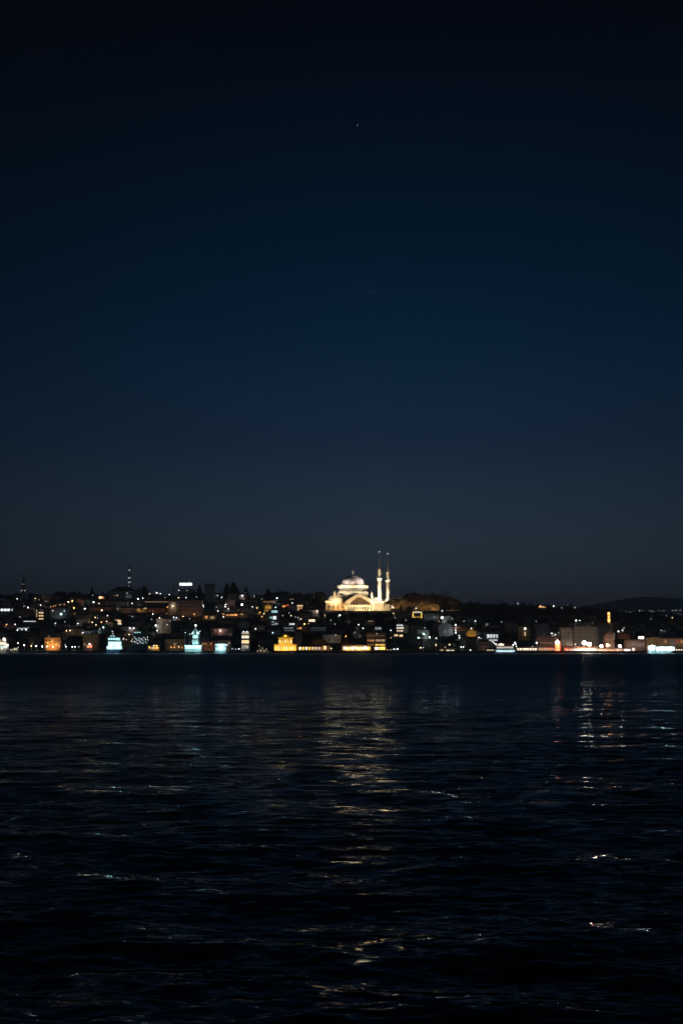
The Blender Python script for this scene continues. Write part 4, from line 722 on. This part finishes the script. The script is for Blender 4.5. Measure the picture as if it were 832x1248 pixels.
# far city lights on the distant hill
fl = [(754, 744.2, 1.6), (779, 744.6, 1.8), (783, 744.8, .8), (791.6, 744.6, 1.2), (795.4, 745, 1.6), (804, 744.4, 1.8), (808.2, 744.6, 1.8), (804.6, 749, .7), (807.4, 749, .7), (819.4, 744.2, 1.0), (823.2, 744, 1.6), (829, 744.4, 1.2), (826.4, 748.6, .8), (829.6, 749.2, 1.2), (788, 749.4, .5), (797, 748.6, .5), (769, 746, .35), (774, 747, .3), (812, 750.4, .4), (763, 745.6, .3)]
fm = {}
for i, (px, py, s) in enumerate(fl):
    Y = 4300.0
    while Y < 9000 and at(px, py, Y).z > float(H2n(at(px, py, Y).x, Y)) + 8: Y += 20
    p = at(px, py, Y); sc = Y / F
    o = bpy.data.objects.new('distant_floodlight', None); col.objects.link(o); o.location = (p.x, Y, p.z - 8); tag(o, None, 'floodlight', 'distant floodlights across the far lowland')
    if s not in fm: fm[s] = (MB().ball((0, 0, 8), 1.7, 8, 6).mesh('lamp_cluster', em('W', s * 4)), MB().tube((0, 0, -2), (0, 0, 7), .4, .25).mesh('pole', metal))
    link('lamp_cluster', fm[s][0], o); link('pole', fm[s][1], o)
    pend(o, '%s distant light beyond dark ridge' % ('faint' if s < 1 else 'clear'), px, py, '')
# stars
for px, py, s, w in ((435.5, 152, .35, 'brightest star, high in the dark sky above the mosque dome'), (451.6, 355.6, .10, 'faint star halfway up the sky above the mosque'), (418, 242, .05, 'very faint star between the brightest and the halfway star'), (424, 166, .04, 'very faint star just below the brightest star')):
    d = Vector(ray(px, py)).normalized() * 50000; o = MB().ball((0, 0, 0), 17, 10, 6).build('star', emit('starlight%s' % s, (.85, .92, 1), s)); o.location = d; tag(o, w, 'star', 'stars in the night sky', 'thing')

# ------------------------------------------------------------------ trees
def crown_mesh(name, kind, n, seed, m):
    r = random.Random(seed); mb = MB(); lobes = []
    if kind == 'round':
        for i in range(9): a = r.uniform(0, 6.28); q = r.uniform(0, .55); lobes.append((q * math.cos(a), q * math.sin(a), r.uniform(.38, .86), r.uniform(.2, .36)))
    elif kind == 'spread':
        for i in range(14): a = r.uniform(0, 6.28); q = r.uniform(.1, .8); lobes.append((q * math.cos(a), q * math.sin(a), r.uniform(.42, .9) - q * .2, r.uniform(.16, .3)))
    for i in range(n):
        if kind == 'cypress':
            t = r.random() ** .8; z = .06 + .94 * t; rad = (.2 * math.sin(math.pi * min(1, t * .78 + .18)) ** .8) * (1 - t * .35); a = r.uniform(0, 6.28); q = rad * math.sqrt(r.random()); p = Vector((q * math.cos(a), q * math.sin(a), z)); sz = .055
        elif kind == 'conifer':
            t = r.random() ** 1.3; z = .12 + .88 * t; tier = .75 + .25 * abs(math.sin(t * 17)); rad = .42 * (1 - t) * tier + .02; a = r.uniform(0, 6.28); q = rad * math.sqrt(r.random()); p = Vector((q * math.cos(a), q * math.sin(a), z - q * .15)); sz = .05
        else:
            lx_, ly_, lz_, lr = r.choice(lobes); v = Vector((r.gauss(0, 1), r.gauss(0, 1), r.gauss(0, 1))).normalized() * lr * r.random() ** .4; p = Vector((lx_, ly_, lz_)) + Vector((v.x, v.y, v.z * .8)); sz = .05 if kind == 'round' else .034
        e = Vector((r.gauss(0, 1), r.gauss(0, 1), r.gauss(0, .7))).normalized(); f = e.orthogonal().normalized() * sz * r.uniform(.5, 1.1); e = e * sz * r.uniform(.6, 1.2)
        mb.add([p - e - f * .4, p + e * .2 - f, p + e, p + f], [[0, 1, 2, 3]])
    return mb.mesh(name, m)
def trunk_mesh(kind):
    mb = MB(); top = {'round': .5, 'spread': .45, 'cypress': .9, 'conifer': .95}[kind]; mb.tube((0, 0, -.15), (0, 0, top), .035, .012)
    if kind in ('round', 'spread'):
        r = random.Random(3)
        for i in range(7 if kind == 'round' else 11): a = i * 2.4; q = .3 if kind == 'round' else .6; mb.tube((0, 0, .22 + .04 * i % .3), (q * math.cos(a), q * math.sin(a), .55 + .03 * i), .018, .006, 5)
    return mb.mesh('trunk', bark)
KINDS = dict(round=[crown_mesh('crown', 'round', 900, 1, leafs[0]), crown_mesh('crown', 'round', 900, 2, leafs[1]), crown_mesh('crown', 'round', 800, 7, leafs[0])], cypress=[crown_mesh('crown', 'cypress', 700, 3, leafs[2])],
             conifer=[crown_mesh('crown', 'conifer', 900, 4, leafs[2])], spread=[crown_mesh('crown', 'spread', 1500, 5, leafs[3]), crown_mesh('crown', 'round', 1300, 6, leafs[3]), crown_mesh('crown', 'round', 1300, 12, leafs[3])])
TR = {k: trunk_mesh(k) for k in KINDS}
TN = dict(round=('broadleaf_tree', 'dark round broadleaf tree'), cypress=('cypress_tree', 'narrow dark cypress'), conifer=('conifer_tree', 'dark pointed conifer'), spread=('spreading_tree', 'brown spreading tree'))
NT = [0]
def tree(kind, x, y, h, px, py, wide=1.0, desc=None):
    NT[0] += 1; nm, ds = TN[kind]; o = bpy.data.objects.new(nm, None); col.objects.link(o); o.location = (x, y, H(x, y)); o.rotation_euler = (0, 0, random.uniform(0, 6.28)); o.scale = (h * wide, h * wide, h)
    link('trunk', TR[kind], o); link('crown', random.choice(KINDS[kind]), o); tag(o, None, 'tree', {'round': 'dark broadleaf trees on the hillside', 'cypress': 'cypresses on the hillside', 'conifer': 'conifers on the skyline', 'spread': 'brown lamplit trees beside the mosque'}[kind]); pend(o, desc or ds, px, py); return o
def tree_px(kind, px, yt, yb, wide=1.0, Y=None, desc=None, force=False):
    Y = Y or ground(px, yb) or 1590; p = at(px, yb, Y); g = H(p.x, Y); h = at(px, yt, Y).z - g
    return tree(kind, p.x, Y, h, px, yb, wide, desc)
for kd, px, yt, yb, w in (('round', 175, 713, 733, .75), ('conifer', 243, 713, 731, .9), ('cypress', 276.4, 711.4, 731, 1.3), ('cypress', 284.2, 710, 731, 1.5), ('conifer', 289.5, 717, 731, .9), ('conifer', 299.4, 715.6, 731, 1.1), ('cypress', 326.4, 718.6, 732, 1.8), ('round', 340, 719.4, 732, 1.5), ('round', 332, 722, 732, 1.1), ('round', 347, 723, 733, 1.1),
                          ('spread', 363, 721.6, 735, .9), ('spread', 372, 723, 736, .9), ('spread', 380, 722, 736, .8), ('round', 357, 725, 736, 1), ('round', 68, 721.6, 733, 1.0), ('round', 76, 720.6, 734, 1.1), ('conifer', 112, 716, 732, .9), ('round', 90, 721, 733, .9), ('conifer', 125, 720.4, 731, .8), ('round', 104, 723, 733, 1.0), ('round', 60, 725.6, 734, 1.0), ('round', 3, 725, 736, 1.2), ('round', 13, 725, 736, 1.0), ('round', 39, 726, 735, 1.0), ('round', 50, 727.4, 735, 1), ('round', 268, 722, 732, 1.2), ('round', 235, 721, 732, 1.0), ('round', 262.5, 721, 732, .7), ('round', 207, 722, 731, .9), ('round', 311, 723.6, 733, 1.0), ('round', 318, 724, 733, 1.0), ('round', 184, 724, 733, .9), ('round', 193, 725, 733, .9), ('round', 130, 722, 732, .8), ('round', 390, 727, 740, .9), ('round', 386, 729, 744, .9)):
    tree_px(kd, px, yt, yb, w)
# brown lamplit trees right of the mosque
for i, (px, yt, yb, w, Y) in enumerate(((477, 729.6, 747, .9, 1448), (483.5, 726.6, 748, .8, 1455), (491, 727.4, 748, .7, 1462), (499, 722.6, 748, .75, 1472), (506, 720.0, 748, .8, 1478), (516, 722.8, 748, .7, 1470), (524, 725.6, 750, .75, 1462), (531, 721.4, 750, .7, 1474), (540, 721.8, 752, .8, 1480), (547, 726.4, 752, .75, 1486), (520, 731, 755, .7, 1438), (527.5, 733, 755, .75, 1430), (511, 732, 750, .6, 1446), (497, 733, 750, .6, 1440), (555, 730, 752, .8, 1500))):
    tree_px('spread', px, yt, yb, w, Y)
for px, py, Y, pw in ((481, 741, 1438, 3800), (487, 743, 1440, 3800), (497, 747, 1425, 4200), (521, 748, 1412, 19000), (529, 746, 1412, 13000), (508, 744, 1428, 4500), (541, 750, 1420, 5000)):
    p = at(px, py, Y); k = thing('ground_floodlight', None, 'floodlight', (p.x, Y, H(p.x, Y)), 0, 'ground floodlights under the brown trees'); pend(k, 'small ground floodlight under brown trees', px, py, '')
    MB().box(-.3, .3, -.2, .2, 0, .5).build('lamp_housing', metal, k); light('SPOT', (0, .4, .9), (1, .60, .22), pw, k, .4, (0, 14, 9), 130)
# dark trees below the mosque court
R2 = random.Random(8)
for i in range(34):
    px = R2.uniform(400, 474); Y = R2.uniform(1330, 1412); p = at(px, 750, Y); g = H(p.x, Y); yb = pxof(p.x, Y, g)[1]; h = R2.uniform(7, 12)
    top_ = pxof(p.x, Y, g + h)[1]; lim = 746.0 - (3.5 if px > 455 else 0)
    if top_ < lim: h = max(3.5, at(px, lim + R2.uniform(0, 2), Y).z - g)
    yt = pxof(p.x, Y, g + h)[1]
    if hides(px - 3, yt + 1, px + 3, yb, Y, -.2): continue
    tree('round', p.x, Y, h, px, yb, .9); FOOT.append((p.x, Y, 3))

# ------------------------------------------------------------------ dark houses filling the slope
HN = ['grey', 'beige', 'brown', 'white', 'ochre', 'rose']
HD = dict(grey='dim grey', beige='dim beige', brown='dark brown', white='dim whitish', ochre='dim ochre', rose='dim rose')
RN = dict(gable='gabled house', flat='flat-roofed house', hip='hip-roofed house')
def proto(w, h, d, roof, wall, lit):
    r = bpy.data.objects.new('house', None); col.objects.link(r); house_mesh_parts(r, w, h, d, roof, walls[WN[wall]], rooft if roof != 'flat' else roofd, None)
    n = max(2, int(w / 3.6)); fl_ = 2 if h > 6 else 1; q = 0
    for i in range(fl_):
        for j in range(n):
            key = None; s = 1
            if q in lit: key, s = lit[q]
            window(r, -w / 2 + w * (j + .5) / n, h * (i + .32) / fl_, 1.2, 1.5, -.02, key, s); q += 1
    return r
PRO = []
for i in range(20):
    roof = ('gable', 'flat', 'hip', 'gable')[i % 4]; wall = HN[(i * 5) % 6]; w = (8, 10, 12, 14, 11)[i % 5]; h = (4.5, 6.5, 7.5, 9)[(i * 3) % 4]
    lit = {} if i % 4 in (0, 3) else {i % 3: (('A', .35), ('O', .5), ('W', .18), ('A', .7))[(i // 3) % 4]}
    PRO.append([proto(w, h, 9, roof, wall, lit), w, h, wall, roof, bool(lit), False])
R3 = random.Random(21); nh = 0
cands = []
py = 733.0
while py < 789:
    px = -14 + R3.uniform(0, 10)
    while px < 846:
        cands.append((px, py + R3.uniform(-2, 2))); px += R3.uniform(8, 14)
    py += 3.6
R3.shuffle(cands)
for px, py in cands:
    if px > 556 and py < 758 + R3.uniform(0, 4): continue
    if px > 745 and py < 766: continue
    if 470 < px < 556 and py < 752: continue
    if 392 < px < 480 and py < 772: continue
    Y = ground(px, py)
    if Y is None or Y > 1585: continue
    P_ = R3.choice(PRO); w, h = P_[1], P_[2]; p = at(px, py, Y)
    ht = h + (w * .22 if P_[4] != 'flat' else .9); s = Y / F
    if nh >= 175 or clash(p.x, Y + 4.5, w * .55): continue
    if hides(px - w / 2 / s, py - ht / s, px + w / 2 / s, py - .5, Y): continue
    o = P_[0] if not P_[6] else copy_tree(P_[0]); P_[6] = True
    o.location = (p.x, Y, H(p.x, Y) - .2); o.rotation_euler = (0, 0, R3.uniform(-.35, .35)); tag(o, None, 'house', 'small houses packed over the hillside')
    pend(o, HD[P_[3]] + ' ' + RN[P_[4]] + (', window lit,' if P_[5] else ''), px, py)
    FOOT.append((p.x, Y + 4.5, w * .55)); nh += 1
for P_ in PRO:
    if not P_[6]:
        for c in list(P_[0].children): bpy.data.objects.remove(c)
        bpy.data.objects.remove(P_[0])
# trees among the houses
R4 = random.Random(5); nt_ = 0
for i in range(4200):
    px = R4.uniform(-12, 845); py = R4.uniform(732, 790)
    if px > 590 and py < 762: continue
    Y = ground(px, py)
    if Y is None: continue
    p = at(px, py, Y); h = R4.uniform(5, 10.5); s = Y / F
    kd = 'round' if R4.random() < .86 else ('cypress' if R4.random() < .7 else 'conifer'); wd = 1.0 if kd == 'round' else 1.2; rad = h * .42 if kd == 'round' else h * .2
    if clash(p.x, Y, rad * .8) or hides(px - rad / s, py - h / s, px + rad / s, py, Y): continue
    if abs(px - 437) < 48 and Y > 1405: continue
    tree(kd, p.x, Y, h, px, py, wd); FOOT.append((p.x, Y, rad * .8)); nt_ += 1
    if nt_ >= 285: break
# pale lamplit tree on the left
k = tree_px('spread', 88, 759.4, 773, .62); 
p = at(88, 769, k.location.y - 4); light('POINT', p, WHIT, 260, None, .3)

# the wooded ridge on the right: one far-off mass
def wood():
    r = random.Random(17); mb = MB(); n = 0
    while n < 1500:
        px = r.uniform(545, 1000); Y = r.uniform(1330, 1620); x = (px - 416) / F * Y; g = H(x, Y); py = pxof(x, Y, g)[1]
        if py > 764 - (3 if px > 620 else 0) + r.uniform(-3, 2): continue
        h = r.uniform(4, 8) if r.random() < .93 else r.uniform(9, 12); w = h * r.uniform(.35, .6)
        if hides(px - 2, pxof(x, Y, g + h)[1], px + 2, py, Y): n += 1; continue
        for j in range(70):
            a = r.uniform(0, 6.28); t = r.random(); q = w * math.sqrt(r.random()) * math.sin(math.pi * (.12 + .84 * t)); c = Vector((x + q * math.cos(a), Y + q * math.sin(a), g + h * (.12 + .88 * t)))
            e = Vector((r.gauss(0, 1), r.gauss(0, 1), r.gauss(0, 1))).normalized(); f = e.orthogonal().normalized() * r.uniform(.35, .7); e = e * r.uniform(.4, .8); mb.add([c - e, c - f, c + e, c + f], [[0, 1, 2, 3]])
        n += 1
    o = mb.build('woodland', leafs[0]); tag(o, 'dark continuous woodland covering the long ridge behind the right shore', 'woodland', None, 'stuff')
wood()
# low shrubs as ground cover on the slope
def scrub():
    r = random.Random(29); mb = MB()
    for i in range(5000):
        px = r.uniform(-40, 600); Y = r.uniform(1200, 1600); x = (px - 416) / F * Y; g = H(x, Y)
        if clash(x, Y, .5): continue
        for j in range(7):
            c = Vector((x + r.uniform(-1.5, 1.5), Y + r.uniform(-1.5, 1.5), g + r.uniform(.1, 1.4))); e = Vector((r.gauss(0, 1), r.gauss(0, 1), r.gauss(0, 1))).normalized(); f = e.orthogonal().normalized() * .4; e = e * .6; mb.add([c - e, c - f, c + e, c + f], [[0, 1, 2, 3]])
    tag(mb.build('undergrowth', leafs[1]), 'dark low undergrowth covering the ground between the hillside houses', 'undergrowth', None, 'stuff')
scrub()
finish_labels()

# ------------------------------------------------------------------ haze
HAZE = True
if HAZE:
    hz = MB().box(-7000, 7000, -60, 11500, -4.5, 335).build('haze', None); tag(hz, kind='stuff')
    m = bpy.data.materials.new('night_air'); m.use_nodes = True; nt = m.node_tree; nt.nodes.remove(nt.nodes['Principled BSDF'])
    v = nt.nodes.new('ShaderNodeVolumePrincipled'); v.inputs['Color'].default_value = (.9, .95, 1, 1); v.inputs['Density'].default_value = .00016; v.inputs['Anisotropy'].default_value = .2
    nt.links.new(v.outputs['Volume'], nt.nodes['Material Output'].inputs['Volume']); hz.data.materials.clear(); hz.data.materials.append(m)

# ------------------------------------------------------------------ night sky
w = bpy.data.worlds.new('World'); scene.world = w; w.use_nodes = True; nt = w.node_tree; bg = nt.nodes['Background']
tc = nt.nodes.new('ShaderNodeTexCoord'); sep = nt.nodes.new('ShaderNodeSeparateXYZ'); nt.links.new(tc.outputs['Generated'], sep.inputs[0])
mr = nt.nodes.new('ShaderNodeMapRange'); mr.inputs['From Min'].default_value = 0; nt.links.new(sep.outputs['Z'], mr.inputs['Value'])
cr = nt.nodes.new('ShaderNodeValToRGB'); cr.color_ramp.interpolation = 'LINEAR'; nt.links.new(mr.outputs['Result'], cr.inputs['Fac'])
SKY = [(0, (64, 66, 78)), (1.5, (60, 64, 77)), (3.2, (51, 65, 77)), (5.5, (38, 56, 72)), (8.0, (23, 43, 64)), (10.5, (12, 37, 60)), (13, (4, 30, 51)), (16, (0, 23, 41)), (19, (0, 16, 31)), (22, (0, 9, 22)), (25, (0, 3, 12)), (29, (0, 2, 8)), (42, (5, 12, 22)), (80, (7, 15, 26))]
el = cr.color_ramp.elements
while len(el) < len(SKY): el.new(.5)
for e, (deg, c) in zip(el, SKY): e.position = math.sin(R(deg)); e.color = lin(c) + (1,)
at2 = nt.nodes.new('ShaderNodeMath'); at2.operation = 'ARCTAN2'; nt.links.new(sep.outputs['X'], at2.inputs[0]); nt.links.new(sep.outputs['Y'], at2.inputs[1])
def mth(op, a, b=None):
    n = nt.nodes.new('ShaderNodeMath'); n.operation = op
    for i, q in enumerate((a, b)):
        if q is None: continue
        if isinstance(q, (int, float)): n.inputs[i].default_value = q
        else: nt.links.new(q, n.inputs[i])
    return n.outputs[0]
d = mth('SUBTRACT', at2.outputs[0], R(2.6)); d2 = mth('MULTIPLY', d, d); g_ = mth('EXPONENT', mth('MULTIPLY', d2, -1 / (2 * R(11.5) ** 2))); fac = mth('ADD', mth('MULTIPLY', g_, .68), .32)
# sky behind the viewer brightened, added fill for facades, far hill and haze
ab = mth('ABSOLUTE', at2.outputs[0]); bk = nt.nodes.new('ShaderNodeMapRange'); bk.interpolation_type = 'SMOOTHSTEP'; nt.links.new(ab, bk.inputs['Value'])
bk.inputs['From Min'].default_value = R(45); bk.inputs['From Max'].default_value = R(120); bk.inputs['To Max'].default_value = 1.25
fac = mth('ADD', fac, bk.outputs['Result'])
# a trace of the real atmosphere long after sunset
st = nt.nodes.new('ShaderNodeTexSky'); st.sky_type = 'NISHITA'; st.sun_disc = False; st.sun_elevation = R(-7); st.sun_rotation = R(200)
mx = nt.nodes.new('ShaderNodeMix'); mx.data_type = 'RGBA'; mx.blend_type = 'ADD'; mx.inputs[0].default_value = .0005
nt.links.new(cr.outputs['Color'], mx.inputs[6]); nt.links.new(st.outputs['Color'], mx.inputs[7])
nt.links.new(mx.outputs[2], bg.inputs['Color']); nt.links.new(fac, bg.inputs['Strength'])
sun = bpy.data.lights.new('fill_sun', 'SUN'); sun.energy = .015; sun.angle = R(.5); sun.color = (.75, .85, 1); so = bpy.data.objects.new('fill_sun', sun); col.objects.link(so); so.rotation_euler = (R(50), 0, R(30))  # dim sun added to lift facades and far hill, not a real moon

scene.view_settings.view_transform = 'Standard'; scene.view_settings.look = 'None'; scene.view_settings.exposure = 0; scene.view_settings.gamma = 1; scene.view_settings.use_curve_mapping = False
scene.render.dither_intensity = 1.0
c = scene.cycles; c.max_bounces = 4; c.diffuse_bounces = 2; c.glossy_bounces = 3; c.volume_bounces = 0; c.use_light_tree = True; c.caustics_reflective = False; c.caustics_refractive = False; c.use_denoising = True; c.sample_clamp_indirect = 40
print('houses', nh, 'trees', NT[0], 'objects', len(bpy.data.objects))
